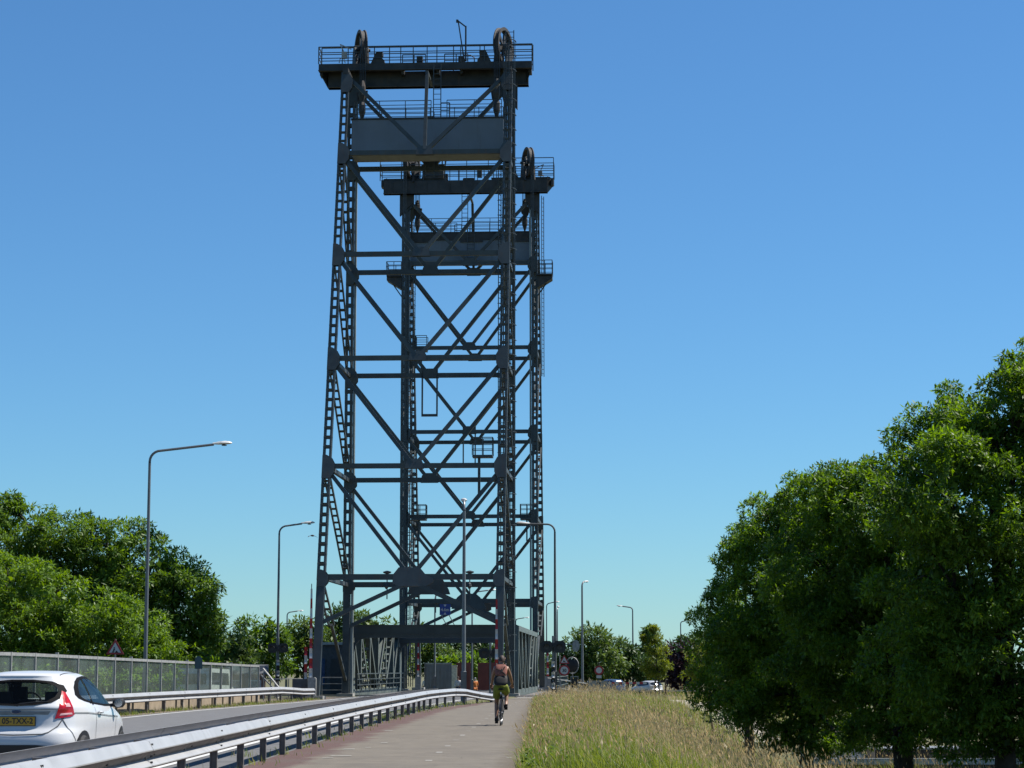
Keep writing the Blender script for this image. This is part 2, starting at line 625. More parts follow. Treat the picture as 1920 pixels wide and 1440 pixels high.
def hz(X, Y):
    s_ = (X - O1.x) * AX.x + (Y - O1.y) * AX.y
    if s_ > 10:
        xl = (X - O1.x) * RT.x + (Y - O1.y) * RT.y
        return -1.05 * max(sstep(29, 72, s_), 0.8 * sstep(7.5, 11, xl)) * sstep(27.9, 29, s_)
    if Y > 119:
        return 0.0
    e = X - path_r(max(5, Y)) - 0.35
    z = 0.0
    if e > 0:
        D = 1.75 + (0.2 - 1.75) * sstep(72, 108, Y)
        z = -D * sstep(0.2, 7.5, e)
        d = sstep(8.6, 10.2, X) * (1 - sstep(27, 29, X)) * sstep(66, 68.5, Y) * (1 - sstep(80, 82, Y))
        z = z * (1 - d) - 3.4 * d
    if X < -19 and Y < 118:
        z -= 0.35 * sstep(-19, -23, X) if False else 0.0
    return z


xs = sorted(set([-3000, -1500, -700, -300, -150, -80, -50, -40] + [round(-32 + i * 0.8, 2) for i in range(81)] + [34, 38, 44, 52, 62, 80, 110, 150, 300, 700, 1500, 3000]))
ss = sorted(set([-160, -150] + [round(-140 + i * 1.6, 2) for i in range(87)] + [-0.4, 0.4, 1.2, 1.21, 27.79, 27.8, 29, 32, 36, 40, 44, 49, 54, 60, 66, 72, 80, 100, 130, 170, 220, 300, 420, 600, 1000, 2000, 3600]))
gv, gf = [], []
for s in ss:
    for x in xs:
        p = brg(x, s)
        z = -4.2 if 1.205 < s < 27.795 else hz(p.x, p.y)
        gv.append((p.x, p.y, z))
nx = len(xs)
for i in range(len(ss) - 1):
    for j in range(nx - 1):
        gf.append((i * nx + j, i * nx + j + 1, (i + 1) * nx + j + 1, (i + 1) * nx + j))
g = MB()
g.add(gv, gf)
g.build('ground', 'verge', smooth='auto', kind='structure')

w = MB()
w.add([brg(-1400, 1.25, -1.9), brg(1400, 1.25, -1.9), brg(1400, 27.75, -1.9), brg(-1400, 27.75, -1.9)], [(0, 1, 2, 3)])
w.build('canal_water', 'water', kind='structure')
w = MB()
w.add([(8.7, 66.2, -2.25), (29, 66.2, -2.25), (29, 82, -2.25), (8.7, 82, -2.25)], [(0, 1, 2, 3)])
w.build('side_canal_water', 'water', kind='structure')
qw = link('quay', None, kind='structure')
for s0, sg in ((1.2, -1), (27.8, 1)):
    for k in range(-14, 14):
        x0 = k * 4.0
        if s0 < 5 and (x0 < -60 or x0 > 60):
            continue
        b = MB()
        a, c = brg(x0 + 0.01, s0 - sg * 0.12, 0.03), brg(x0 + 3.985, s0 - sg * 0.12, 0.03)
        b.bar(a, c, 0.5, 0.1)
        b.build('coping_stone', 'concrete', qw)


def ribbon(name, fl, fr, y0, y1, z, m, step=1.5, parent=None, **tg):
    n = max(2, int((y1 - y0) / step))
    vs, fs = [], []
    for i in range(n + 1):
        y = y0 + (y1 - y0) * i / n
        vs += [(fl(y), y, z), (fr(y), y, z)]
    for i in range(n):
        fs.append((2 * i, 2 * i + 1, 2 * i + 3, 2 * i + 2))
    b = MB()
    b.add(vs, fs)
    return b.build(name, m, parent, **tg)


def lined(xl, xr, s0, s1, z, n=2):
    vs, fs = [], []
    for i in range(n + 1):
        s = s0 + (s1 - s0) * i / n
        vs += [brg(xl, s, z + (-1.05 * sstep(29, 72, s) if s > 28 else 0)), brg(xr, s, z + (-1.05 * sstep(29, 72, s) if s > 28 else 0))]
    for i in range(n):
        fs.append((2 * i, 2 * i + 1, 2 * i + 3, 2 * i + 2))
    b = MB()
    b.add(vs, fs)
    return b


road = ribbon('road', lambda y: road_l(y) - 0.45, lambda y: max(road_r(y) + 0.45, min(rail_r(y) - 0.02, path_l(y) + .05)) if y < 94 else road_r(y) + .45, 6, 121.2, 0.012, 'asphalt', kind='structure')
ribbon('edge_line', lambda y: road_r(y) - 0.075, lambda y: road_r(y) + 0.075, 6, 119, 0.02, 'line_paint', 1.0, road)
ribbon('edge_line', lambda y: road_l(y) - 0.075, lambda y: road_l(y) + 0.075, 6, 119, 0.02, 'line_paint', 1.0, road)
for y in np.arange(8, 118, 4.0):
    mid = lambda q: (road_l(q) + road_r(q)) / 2
    ribbon('lane_dash', lambda q: mid(q) - 0.05, lambda q: mid(q) + 0.05, y, y + 1.0, 0.02, 'line_paint', 1, road)
path = ribbon('cycle_path', lambda y: path_l(y), lambda y: path_r(y), 6, 122, 0.016, 'path_surface', kind='structure')
for an, lv in (('across', lambda a, w_: a * w_), ('border', lambda a, w_: (1 - a) * w_)):
    at_ = path.data.attributes.new(an, 'FLOAT', 'POINT')
    vals = []
    for k, v in enumerate(path.data.vertices):
        wd_ = path_r(v.co.y) - path_l(v.co.y)
        vals.append(lv(k % 2, wd_) + (max(0, (v.co.y - 88)) * .06 if an == 'across' else 0))
    at_.data.foreach_set('value', vals)
dx = cur([(-1.75, 5), (-1.37, 35.3), (-1.31, 38.9), (-1.26, 41.9), (-1.13, 48.7), (-0.99, 55.7), (-0.6, 75), (0.1, 95), (1.2, 115)])
for k in range(32):
    y = 11.7 + 3.38 * k
    if y > 112:
        break
    ribbon('path_dash', lambda q: dx(q) - 0.055, lambda q: dx(q) + 0.055, y + .12 * math.sin(k * 2.7), y + 0.30 + .1 * math.sin(k * 4.1), 0.021, 'worn_paint', 1, path)
b = MB()
b.add([(path_l(y) + fx, y, 0.024) for y, fx in ((113.6, 0.1), (113.6, 2.0), (114.3, 2.05), (114.3, 0.1))], [(0, 1, 2, 3)])
b.build('stop_line', 'line_paint', path)
b = MB()
for xy in ((-3.05, 40.3, 0.24, 0.3), (-2.75, 41.2, 0.12, 0.2), (-2.95, 37.2, 0.4, 0.25), (-3.1, 36.3, 0.2, 0.2), (-2.6, 43.8, 0.15, 0.3), (-3.0, 52.4, 0.2, 0.3), (-0.05, 36.5, 0.10, 0.16)):
    b.add([(xy[0] - xy[2] / 2, xy[1], 0.023), (xy[0] + xy[2] / 2, xy[1] + 0.05, 0.023), (xy[0] + xy[2] * 0.4, xy[1] + xy[3], 0.023), (xy[0] - xy[2] * 0.4, xy[1] + xy[3] * 0.8, 0.023)], [(0, 1, 2, 3)])
b.build('paint_scraps', 'worn_paint', path)
# far side
lined(-4.3, 3.4, 27.8, 420, 0.02, 130).build('far_road', 'asphalt', kind='structure')
lined(3.9, 6.4, 27.8, 300, 0.021, 90).build('far_cycle_path', 'path_asphalt', kind='structure')
# earth strip below the left guard rail and the noise barrier
ribbon('roadside_soil', lambda y: fence_x(y) - 0.5, lambda y: road_l(y) - 0.45, 6, 118, 0.008, 'soil', 2, kind='structure')
# pale foot path on the lower bank at the right
tr = cur([(9.9, 84), (9.6, 96), (9.0, 104), (8.6, 112), (8.5, 118)])
n = 24
vs, fs = [], []
for i in range(n + 1):
    y = 84 + 34 * i / n
    for dxx in (-0.9, 0.9):
        X = tr(y) + dxx
        vs.append((X, y, hz(X, y) + 0.03))
for i in range(n):
    fs.append((2 * i, 2 * i + 1, 2 * i + 3, 2 * i + 2))
MB().add(vs, fs).build('foot_path', 'stone_path', kind='structure')


# ------------------------------------------------------------------ guard rails
PROF = [(0.0, 0.71), (0.04, 0.70), (0.094, 0.605), (0.093, 0.592), (0.006, 0.515), (0.006, 0.495), (0.094, 0.43), (0.093, 0.418), (0.035, 0.392), (0.0, 0.385)]
SHADE_GRIME = (3, 4, 7, 8)     # shade and some dirt painted in the valley and below the lower lip
PROFC = PROF + [(d - 0.012, z) for d, z in reversed(PROF)]


def rail_points(f, y0, y1, ds):
    pts = [Vector((f(y0), y0, 0))]
    y = y0
    while y < y1:
        x = f(y)
        x2 = f(y + 0.05)
        L = math.hypot(x2 - x, 0.05)
        y += 0.05 * ds / L
        pts.append(Vector((f(y), y, 0)))
    return pts


def guard_rail(label, f, y0, y1, side, drop, back=None, phase=0):
    root = thing('guard_rail', label, 'guard rail')
    BAY = 2.72
    pts = rail_points(f, y0, y1, BAY)
    pm = MB()
    for dxx, sz in ((-0.045, (0.012, 0.06, 0.62)), (0.045, (0.012, 0.06, 0.62)), (0, (0.08, 0.012, 0.62))):
        pm.box((dxx, 0 if sz[1] > 0.02 else 0.02, 0.30), sz)
    pm = pm.mesh('post', 'post_steel')
    sm = MB()
    if back:
        sm.bar((0.02, 0, 0), (-back * side + 0.02, 0, 0), 0.07, 0.05)
    sm = sm.mesh('spacer', 'post_steel') if back else None

    def frame(i):
        a, c = pts[max(0, i - 1)], pts[min(len(pts) - 1, i + 1)]
        d = (c - a).normalized()
        nrm = Vector((d.y, -d.x, 0)) * side
        return d, nrm
    zoff = [drop(p.y) for p in pts]
    for i, p in enumerate(pts):
        d, nrm = frame(i)
        rz = math.atan2(d.y, d.x) - math.pi / 2
        link('post', pm, root, (p.x, p.y, zoff[i]), (0, 0, rz))
        if sm and p.y < 92:
            link('spacer', sm, root, (p.x, p.y, 0.60 + zoff[i]), (0, 0, rz))

    def beam(name, off, sgn, lim):
        for i0 in range(0, len(pts) - 1, 2):
            i1 = min(i0 + 2, len(pts) - 1)
            if pts[i1].y > lim:
                break
            b = MB()
            rows = []
            for i in range(i0, i1 + 1):
                d, nrm = frame(i)
                for tt in (0,) if i == i1 else (0, 0.5):
                    if tt == 0:
                        q, nn, zz = pts[i], nrm, zoff[i]
                    else:
                        q = (pts[i] + pts[i + 1]) / 2
                        nn = (nrm + frame(i + 1)[1]).normalized()
                        zz = (zoff[i] + zoff[i + 1]) / 2
                    ext = 0.16 if i == i1 else 0
                    lap = 0.004 if (i0 // 2) % 2 else 0
                    rows.append([q + d * ext + nn * (off + sgn * (dd + 0.03 + lap)) + Vector((0, 0, z + zz)) for dd, z in PROFC])
            k = len(PROFC)
            vs = [v for r in rows for v in r]
            fs, mi = [], []
            for a in range(len(rows) - 1):
                for j in range(k):
                    j2 = (j + 1) % k
                    fs.append((a * k + j, a * k + j2, (a + 1) * k + j2, (a + 1) * k + j))
                    mi.append(1 if j in SHADE_GRIME else 0)
            fs.append(tuple(range(k)))
            fs.append(tuple((len(rows) - 1) * k + j for j in reversed(range(k))))
            b.add(vs, fs)
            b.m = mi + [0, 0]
            ob = b.build(name, ['galvanised', 'galvanised_shade_dirt'], root)
            if sgn * side > 0 or True:
                # splice bolts
                bb = MB()
                d, nrm = frame(i0)
                for u in (0.03, 0.09):
                    for z in (0.66, 0.46, 0.53):
                        dep = 0.055 if z != 0.54 else 0.03
                        c = pts[i0] + d * u + nrm * (off + sgn * (dep + 0.04)) + Vector((0, 0, z + zoff[i0]))
                        bb.box(c, (0.02, 0.02, 0.022))
                for i in range(i0, i1):
                    d, nrm = frame(i)
                    c = pts[i] + nrm * (off + sgn * 0.065) + Vector((0, 0, 0.54 + zoff[i])) + d * 0.4
                    bb.box(c, (0.02, 0.05, 0.025))
                bb.build('bolts', 'lamp_dark', ob, kind='stuff')
    beam('beam', 0.0, 1, 1e9)
    if back:
        beam('road_side_beam', -back, -1, 93)
    return root


guard_rail('long double sided steel guard rail between the road and the cycle path', rail_r, 8, 98.5, 1,
           lambda y: -0.32 * sstep(90.5, 98.5, y), back=0.62)
guard_rail('single steel guard rail in front of the glass noise barrier', rail_l, 20, 106, 1,
           lambda y: -0.14 * sstep(98, 106, y))

# ------------------------------------------------------------------ noise barrier
nb = thing('noise_barrier', 'low noise barrier of clear panes above tan blocks left of the road', 'noise barrier')
BAY = 2.52
fy = [101.4 - i * BAY for i in range(28)]


def ftop(y):
    return 1.97 - 0.0064 * (y - 60) if y > 60 else 1.97


pm = MB().box((0, 0, 0.98), (0.09, 0.09, 1.96)).mesh('post', 'grey_light_paint')
FD = Vector((0.04, 1, 0)).normalized()
for i, y in enumerate(fy):
    p = Vector((fence_x(y), y, 0))
    link('post', pm, nb, p + Vector((0, 0, ftop(y) - 1.96 + (0.05 if i % 4 == 3 else 0))))
    if i == len(fy) - 1:
        break
    q = Vector((fence_x(fy[i + 1]), fy[i + 1], 0))
    a, c = p - FD * 0.05, q + FD * 0.05
    za, zc = ftop(y), ftop(fy[i + 1])
    MB().bar(a + Vector((0, 0, za - 0.055)), c + Vector((0, 0, zc - 0.055)), 0.075, 0.09).build('top_rail', 'grey_light_paint', nb)
    b = MB()
    nn = Vector((1, -0.04, 0)).normalized() * 0.008
    zb = 0.62
    quad = [a + Vector((0, 0, zb)), c + Vector((0, 0, zb)), c + Vector((0, 0, zc - 0.1)), a + Vector((0, 0, za - 0.1))]
    b.add([v + nn for v in quad] + [v - nn for v in quad], [(0, 1, 2, 3), (7, 6, 5, 4), (0, 4, 5, 1), (1, 5, 6, 2), (2, 6, 7, 3), (3, 7, 4, 0)])
    b.build('pane', 'barrier_glass', nb)
    MB().bar(a + Vector((0, 0, zb - 0.03)), c + Vector((0, 0, zb - 0.03)), 0.06, 0.05).build('bottom_rail', 'lamp_dark', nb)
    b = MB()
    a2, c2 = p - FD * 0.18, q + FD * 0.18
    b.bar(a2 + Vector((0.02, 0, 0.29)), c2 + Vector((0.02, 0, 0.29)), 0.16, 0.54)
    b.build('plinth_block', 'tan_block', nb)


# ------------------------------------------------------------------ lift bridge towers
HW = 4.62
HP = 35.0
LV = [6.21, 12.09, 18.04, 24.01, 30.06]


def leg_t(z):
    return 11.6 - 9.0 * z / 35.0


def hexplate(b, c, w, h, th=0.06, ch=0.32, mi=0, sl=0.0):
    """upright bevelled plate in the x-z plane"""
    w2, h2 = w / 2, h / 2
    poly = [(-w2, -h2 * (1 - ch) - 0), (-w2 * (1 - ch), -h2), (w2 * (1 - ch), -h2), (w2, -h2 * (1 - ch)), (w2, h2 * (1 - ch)), (w2 * (1 - ch), h2), (-w2 * (1 - ch), h2), (-w2, h2 * (1 - ch))]
    b.prism(poly, c, (1, 0, 0), (0, sl, 1), th, mi)


def gplate(b, poly, y, th=0.07, sl=0.0):
    b.prism(poly, (0, y, 0), (1, 0, 0), (0, sl, 1), th)


def railing(b, pts, h=1.0, rails=3, post=1.5, r=0.026):
    """posts and horizontal bars along a polyline"""
    for i in range(len(pts) - 1):
        p, q = Vector(pts[i]), Vector(pts[i + 1])
        L = (q - p).length
        n = max(1, round(L / post))
        for k in range(n + 1):
            c = p.lerp(q, k / n)
            b.bar(c, c + Vector((0, 0, h)), r * 2)
        for k in range(rails):
            z = h * (k + 1) / rails
            b.bar(p + Vector((0, 0, z)), q + Vector((0, 0, z)), r * (2.0 if k == rails - 1 else 1.6))


def ladder(b, x, y, z0, z1, cage=0, w=0.5, ax=(1, 0, 0), rung=0.3, rail=0.05):
    """cage: +1 / -1 gives the side (along local y) the hoops bulge to"""
    A = Vector(ax)
    Bv = Vector((-A.y, A.x, 0))
    o = Vector((x, y, 0))
    for sgn in (-1, 1):
        p = o + A * sgn * w / 2
        b.bar(p + Vector((0, 0, z0)), p + Vector((0, 0, z1)), rail)
    z = z0 + 0.2
    while z < z1:
        b.bar(o - A * w / 2 + Vector((0, 0, z)), o + A * w / 2 + Vector((0, 0, z)), 0.03)
        z += rung
    if cage:
        z = z0 + 2.2
        hoops = []
        while z < z1:
            pts = []
            for k in range(7):
                a = math.pi * k / 6
                pts.append(o + A * (math.cos(a) * 0.36) + Bv * (cage * math.sin(a) * 0.68) + Vector((0, 0, z)))
            hoops.append(pts)
            for k in range(6):
                b.bar(pts[k], pts[k + 1], 0.045, 0.03)
            z += 0.85
        for k in (1, 3, 5):
            if len(hoops) > 1:
                b.bar(hoops[0][k], hoops[-1][k], 0.035)


def landing(b, x0, x1, y0, y1, z, rail_sides):
    b.box(((x0 + x1) / 2, (y0 + y1) / 2, z - 0.06), (abs(x1 - x0), abs(y1 - y0), 0.12))
    P = {'a': ((x0, y0, z), (x1, y0, z)), 'b': ((x1, y0, z), (x1, y1, z)), 'c': ((x1, y1, z), (x0, y1, z)), 'd': ((x0, y1, z), (x0, y0, z))}
    for s in rail_sides:
        railing(b, P[s], 0.95, 3, 0.6, 0.022)


def tower(label, loc, rz, far):
    root = thing('bridge_tower', label, 'bridge tower', loc, rz, 'lift bridge towers')
    def hoop(w, d, h, th=0.02):
        # one batten: a closed hoop of plate round the two channels
        b = MB()
        o_, i_ = [(-w, -d), (w, -d), (w, d), (-w, d)], [(-w + th, -d + th), (w - th, -d + th), (w - th, d - th), (-w + th, d - th)]
        vs = [(x, y, z) for z in (-h / 2, h / 2) for x, y in o_ + i_]
        fs = []
        for k in range(4):
            n = (k + 1) % 4
            fs += [(k, n, n + 8, k + 8), (k + 4, k + 12, n + 12, n + 4), (k, k + 4, n + 4, n), (k + 8, n + 8, n + 12, k + 12)]
        return b.add(vs, fs).mesh('batten', 'tower_steel')
    batten_mesh = hoop(0.225, 0.185, 0.15)
    batten_col = hoop(0.214, 0.176, 0.2)
    tilt = -math.atan2(9.0, 35.0)
    for sx in (-1, 1):
        # sloping shore-side leg: solid foot, then two channels held apart by battens
        b = MB()
        x = sx * HW
        b.bar((x, -leg_t(-0.3), -0.3), (x, -leg_t(6.3), 6.3), 0.36, 0.42, (1, 0, 0))
        for dx in (-0.165, 0.165):
            b.bar((x + dx, -leg_t(6.0), 6.0), (x + dx, -leg_t(HP), HP), 0.11, 0.36, (0, 1, 0))
        lg = b.build('leg', 'tower_steel', root)
        z = 6.9
        while z < 34.4:
            if min(abs(z - l) for l in LV) > 0.6:
                link('batten', batten_mesh, lg, (x, -leg_t(z), z), (-tilt, 0, 0))
            z += 0.52
        # upright span-side column
        b = MB()
        b.box((x, 0, 2.9), (0.38, 0.4, 6.4))
        for dx in (-0.145, 0.145):
            b.box((x + dx, 0, 20.4), (0.13, 0.34, 29.2))
        cl = b.build('column', 'tower_steel', root)
        z = 6.6
        while z < 34.4:
            if min(abs(z - l) for l in LV) > 0.5:
                link('batten', batten_col, cl, (x, 0, z))
            z += 0.62
        # guide rail on the column, span side
        b = MB()
        gx = x - sx * 0.30
        b.box((gx, 0.1, 17.2), (0.12, 0.22, 34.0))
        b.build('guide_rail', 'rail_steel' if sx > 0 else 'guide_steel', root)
    # transverse struts and V bracing in both planes
    for pl in ('leg', 'col'):
        ty = (lambda z: -leg_t(z)) if pl == 'leg' else (lambda z: 0.0)
        for k, z in enumerate(LV):
            hgt = 0.26 if k else 0.3
            MB().bar((-HW + 0.2, ty(z), z), (HW - 0.2, ty(z), z), 0.22, hgt).build('strut', 'tower_steel', root)
        for k in range(5):
            z0 = LV[k]
            z1 = LV[k + 1] if k < 4 else HP + 0.1
            for sx in (-1, 1):
                b = MB()
                b.bar((sx * (HW - 0.1), ty(z1), z1 - 0.25), (sx * 0.12, ty(z0), z0 + 0.12), 0.2, 0.24, (0, 1, 0))
                b.build('diagonal', 'tower_steel', root)
        # knee braces under the lowest strut
        for sx in (-1, 1):
            MB().bar((sx * 0.5, ty(5.7), 5.75), (sx * (HW - 0.1), ty(3.85), 3.85), 0.2, 0.26, (0, 1, 0)).build('knee_brace', 'tower_steel', root)
        # gusset plates
        for k, z in enumerate(LV + [HP - 0.3]):
            slope = 9.0 / 35.0 if pl == 'leg' else 0.0
            dz = 0.14 if pl == 'leg' else 0.13
            if k == 0:
                for sg in (-1, 1):
                    b = MB()
                    b.prism([(-0.92, -0.35), (-0.9, 0.12), (-0.62, 0.5), (0.45, 0.5), (0.78, 0.1), (1.18, -0.08), (1.18, -0.3), (0.85, -0.5), (-0.6, -0.5)] if pl == 'leg' else
                            [(-1.1, -0.25), (-0.8, 0.25), (-0.5, 0.5), (0.5, 0.5), (0.8, 0.25), (1.1, -0.25), (1.2, -0.55), (-1.2, -0.55)],
                            (0, ty(z) + sg * dz, z), (1, 0, 0), (0, slope, 1), 0.05)
                    b.build('gusset_plate', 'tower_steel', root)
            elif k < 5:
                b = MB()
                for sg in (-1, 1):
                    b.prism([(-0.5, -0.16), (-0.42, 0.22), (-0.3, 0.38), (0.3, 0.38), (0.42, 0.22), (0.5, -0.16)], (0, ty(z) + sg * dz, z), (1, 0, 0), (0, slope, 1), 0.03)
                b.build('gusset_plate', 'tower_steel', root)
            for sx in (-1, 1):
                b = MB()
                for sg in (-1, 1):
                    if pl == 'leg':
                        poly = [(-0.23, -0.58), (0.22, -0.58), (0.40, -0.28), (0.42, 0.24), (0.26, 0.55), (0.0, 0.72), (-0.23, 0.72)]
                    else:
                        poly = [(-0.2, -0.6), (0.22, -0.6), (0.5, -0.22), (0.5, 0.16), (0.32, 0.5), (-0.2, 0.62)]
                    if k == 0:
                        poly = [(a * 0.9, c * 0.7) for a, c in poly]
                    zc = z - (0.35 if k == 5 else 0.1)
                    b.prism([(a * -sx, c) for a, c in poly], (sx * HW, ty(zc) + sg * 0.195, zc), (1, 0, 0), (0, slope, 1), 0.03)
                b.build('gusset_plate', 'tower_steel', root)
    # side faces: short struts and battened diagonals from leg down to column
    for sx in (-1, 1):
        x = sx * HW
        for k, z in enumerate(LV):
            MB().bar((x, -leg_t(z) + 0.15, z), (x, -0.15, z), 0.2, 0.22).build('side_strut', 'tower_steel', root)
            zl = LV[k - 1] if k else 0.35
            p, q = Vector((x, -leg_t(z - 0.4) + 0.1, z - 0.4)), Vector((x, -0.2, zl + 0.55))
            b = MB()
            if k:
                for dx in (-0.15, 0.15):
                    b.bar(p + Vector((dx, 0, 0)), q + Vector((dx, 0, 0)), 0.08, 0.16, (0, 1, 0))
                n = int((q - p).length / 0.62)
                for i in range(1, n):
                    b.bar(p.lerp(q, (i - 0.13) / n), p.lerp(q, (i + 0.13) / n), 0.3, 0.03, (0, 1, 0))
            else:
                m_ = p.lerp(q, 0.4)
                for dx in (-0.15, 0.15):
                    b.bar(p + Vector((dx, 0, 0)), m_ + Vector((dx, 0, 0)), 0.08, 0.14, (0, 1, 0))
                for i in range(1, 5):
                    b.bar(p.lerp(m_, (i - 0.13) / 5), p.lerp(m_, (i + 0.13) / 5), 0.3, 0.03, (0, 1, 0))
                b.bar(m_, q, 0.16, 0.14, (0, 1, 0))
            b.build('side_diagonal', 'tower_steel', root)
    # machinery platform: a deep girder on the span side, a lighter fascia girder on the shore side
    XL, XR = (-6.0, 6.35) if far else (-6.5, 5.85)
    yn, yf = -0.55, 0.75
    b = MB()
    b.box(((XL + XR) / 2, yn + 0.1, 35.97), (XR - XL, 0.18, 0.44))
    b.box(((XL + XR) / 2, yn - 0.02, 35.77), (XR - XL, 0.26, 0.05))
    b.build('fascia_girder', 'dark_steel', root)
    b = MB()
    b.box(((XL + XR) / 2 + 0.1, yf - 0.25, 35.46), (XR - XL - 0.7, 0.4, 0.92))
    b.box(((XL + XR) / 2 + 0.1, yf - 0.25, 35.03), (XR - XL - 0.68, 0.56, 0.06))
    for x0, x1 in ((XL + 0.4, -1.62), (-0.36, 0.46), (1.62, XR - 0.2)):
        b.box(((x0 + x1) / 2, yf - 0.35, 36.02), (x1 - x0, 0.05, 0.26))
    for i in range(14):
        b.box((XL + 0.8 + i * 0.82, yf - 0.04, 35.46), (0.05, 0.06, 0.84))
    b.build('main_girder', 'dark_steel', root)
    for xx in (XL + 0.12, -1.65, -0.25, 0.4, 1.75, XR - 0.12):
        MB().box((xx, (yn + yf) / 2 - 0.05, 35.84), (0.16, yf - yn - 0.6, 0.5)).build('cross_beam', 'dark_steel', root)
    for xx in (-HW, HW):
        MB().box((xx, -1.2, 35.1), (0.3, 3.3, 0.34)).build('cross_beam', 'dark_steel', root)
        b = MB()
        b.prism([(-0.5, -1.5), (0.5, -0.5), (0.5, 0.1), (-0.5, 0.1)], (xx * 0.97, 0.1, 35.0), (-1 if xx > 0 else 1, 0, 0), (0, 0, 1), 0.4)
        b.build('girder_bracket', 'dark_steel', root)
    for xx, sg in ((XL, 1), (XR, -1)):
        b = MB()
        b.add([(xx, yn + 0.1, 36.19), (xx, yn + 0.1, 35.76), (xx + sg * 0.42, yf - 0.25, 35.0), (xx + sg * 0.42, yf - 0.25, 36.19),
               (xx + sg * .05, yn + 0.1, 36.19), (xx + sg * .05, yn + 0.1, 35.76), (xx + sg * 0.47, yf - 0.25, 35.0), (xx + sg * 0.47, yf - 0.25, 36.19)],
              [(0, 1, 2, 3), (7, 6, 5, 4), (0, 4, 5, 1), (1, 5, 6, 2), (2, 6, 7, 3), (3, 7, 4, 0)])
        b.build('end_plate', 'dark_steel', root)
    dk = MB()
    for x0, x1 in ((XL + 0.25, -1.55), (-0.3, 0.42), (1.65, XR - 0.25)):
        dk.box(((x0 + x1) / 2, (yn + yf) / 2 - 0.05, 36.14), (x1 - x0, yf - yn - 0.5, 0.05))
    dk.build('deck_plate', 'dark_steel', root)
    b = MB()
    railing(b, [(XL, yn, 36.19), (XR, yn, 36.19)], 1.0, 3, 1.35)
    railing(b, [(XL, yn, 36.19), (XL, yf - 0.2, 36.19)], 1.0, 3, 1.3)
    railing(b, [(XR, yn, 36.19), (XR, yf - 0.2, 36.19)], 1.0, 3, 1.3)
    b.build('railing', 'rail_steel', root)
    b = MB()
    railing(b, [(XL, yf - 0.05, 35.95), (XR, yf - 0.05, 35.95)], 1.55, 4, 1.5)
    railing(b, [(-1.7, 0.1, 36.1), (-0.35, 0.1, 36.1)], 0.75, 2, 0.7)
    railing(b, [(0.75, 0.1, 36.1), (2.1, 0.1, 36.1)], 0.75, 2, 0.7)
    b.build('railing', 'rail_steel', root)
    # sheaves, set at an angle, in plummer blocks
    for sx in (-1, 1):
        c = Vector((sx * 4.15, 0.2, 37.22))
        sh = link('sheave', None, root, c, (0, 0, -sx * R(19)))
        b = MB()
        N = 32
        for r0, r1, w in ((1.16, 0.98, 0.34),):
            rings = []
            for i in range(N):
                a = 2 * math.pi * i / N
                ca, sa = math.cos(a), math.sin(a)
                rings.append([Vector((xx, ca * rr, sa * rr)) for xx, rr in ((-w / 2, r1), (-w / 2, r0), (-w / 2 + 0.05, r0), (-w / 2 + 0.08, r0 - 0.07), (w / 2 - 0.08, r0 - 0.07), (w / 2 - 0.05, r0), (w / 2, r0), (w / 2, r1))])
            vs = [v for rr in rings for v in rr]
            fs = [(i * 8 + j, ((i + 1) % N) * 8 + j, ((i + 1) % N) * 8 + (j + 1) % 8, i * 8 + (j + 1) % 8) for i in range(N) for j in range(8)]
            b.add(vs, fs)
        b.build('rim', 'sheave_rust', sh)
        for i in range(6):
            a = 2 * math.pi * i / 6 + 0.3
            bb = MB().bar((0, math.cos(a) * 0.16, math.sin(a) * 0.16), (0, math.cos(a) * 1.0, math.sin(a) * 1.0), 0.22, 0.1, (1, 0, 0))
            bb.build('spoke', 'dark_steel', sh)
        MB().lathe([(0.2, -0.3), (0.22, -0.2), (0.22, 0.2), (0.2, 0.3), (0.1, 0.3), (0.1, 0.55)], (0, 0, 0), (1, 0, 0), 14).build('hub', 'dark_steel', sh)
        b = MB()
        for k in (-1, 1):
            b.prism([(-0.62, -1.38), (0.62, -1.38), (0.3, -0.1), (0.16, 0.18), (-0.16, 0.18), (-0.3, -0.1)], (k * 0.36, 0, 0), (0, 1, 0), (0, 0, 1), 0.1)
        b.build('bearing_stand', 'dark_steel', sh)
        # ropes: from the sheave to the lift span, and to the counterweight
        b = MB()
        for k in range(3):
            xx = sx * (4.52 - 0.0) + (k - 1) * 0.09
            b.tube([(xx, 1.27, 37.1), (xx, 1.45, 4.2)], 0.022, 5)
        b.build('wire_ropes', 'rail_steel', root)
        b = MB()
        for k in range(4):
            xx = sx * 3.86 + (k - 1.5) * 0.1
            b.tube([(xx, -0.9, 37.0), (xx, -1.25, 33.9)], 0.025, 5)
        b.build('wire_ropes', 'rail_steel', root)
    # drive machinery on the deck
    for sx, s2 in ((-1, 1), (1, -1)):
        b = MB()
        cx = sx * 3.1
        b.prism([(-0.42, 0), (0.4, 0), (0.12, 0.62), (0.05, 0.72), (-0.3, 0.72), (-0.3, 0.5), (-0.16, 0.45), (-0.4, 0.2)], (cx, -2.2, 35.46), (s2 * -1, 0, 0), (0, 0, 1), 0.5)
        b.shift(0, 2.0, 0.72).build('drive_bracket', 'dark_steel', root)
    b = MB()
    b.box((-0.72, -1.6, 35.78), (0.34, 0.4, 0.6))
    b.shift(0, 2.0, 0.72).build('switch_box', 'dark_steel', root)
    b = MB()
    b.bar((1.95, -2.2, 35.4), (1.55, -2.2, 38.05), 0.07)
    b.bar((2.0, -2.2, 35.6), (2.0, -2.2, 37.7), 0.09)
    b.bar((2.0, -2.2, 37.65), (1.5, -2.2, 38.05), 0.07)
    b.box((1.5, -2.2, 38.0), (0.12, 0.14, 0.16))
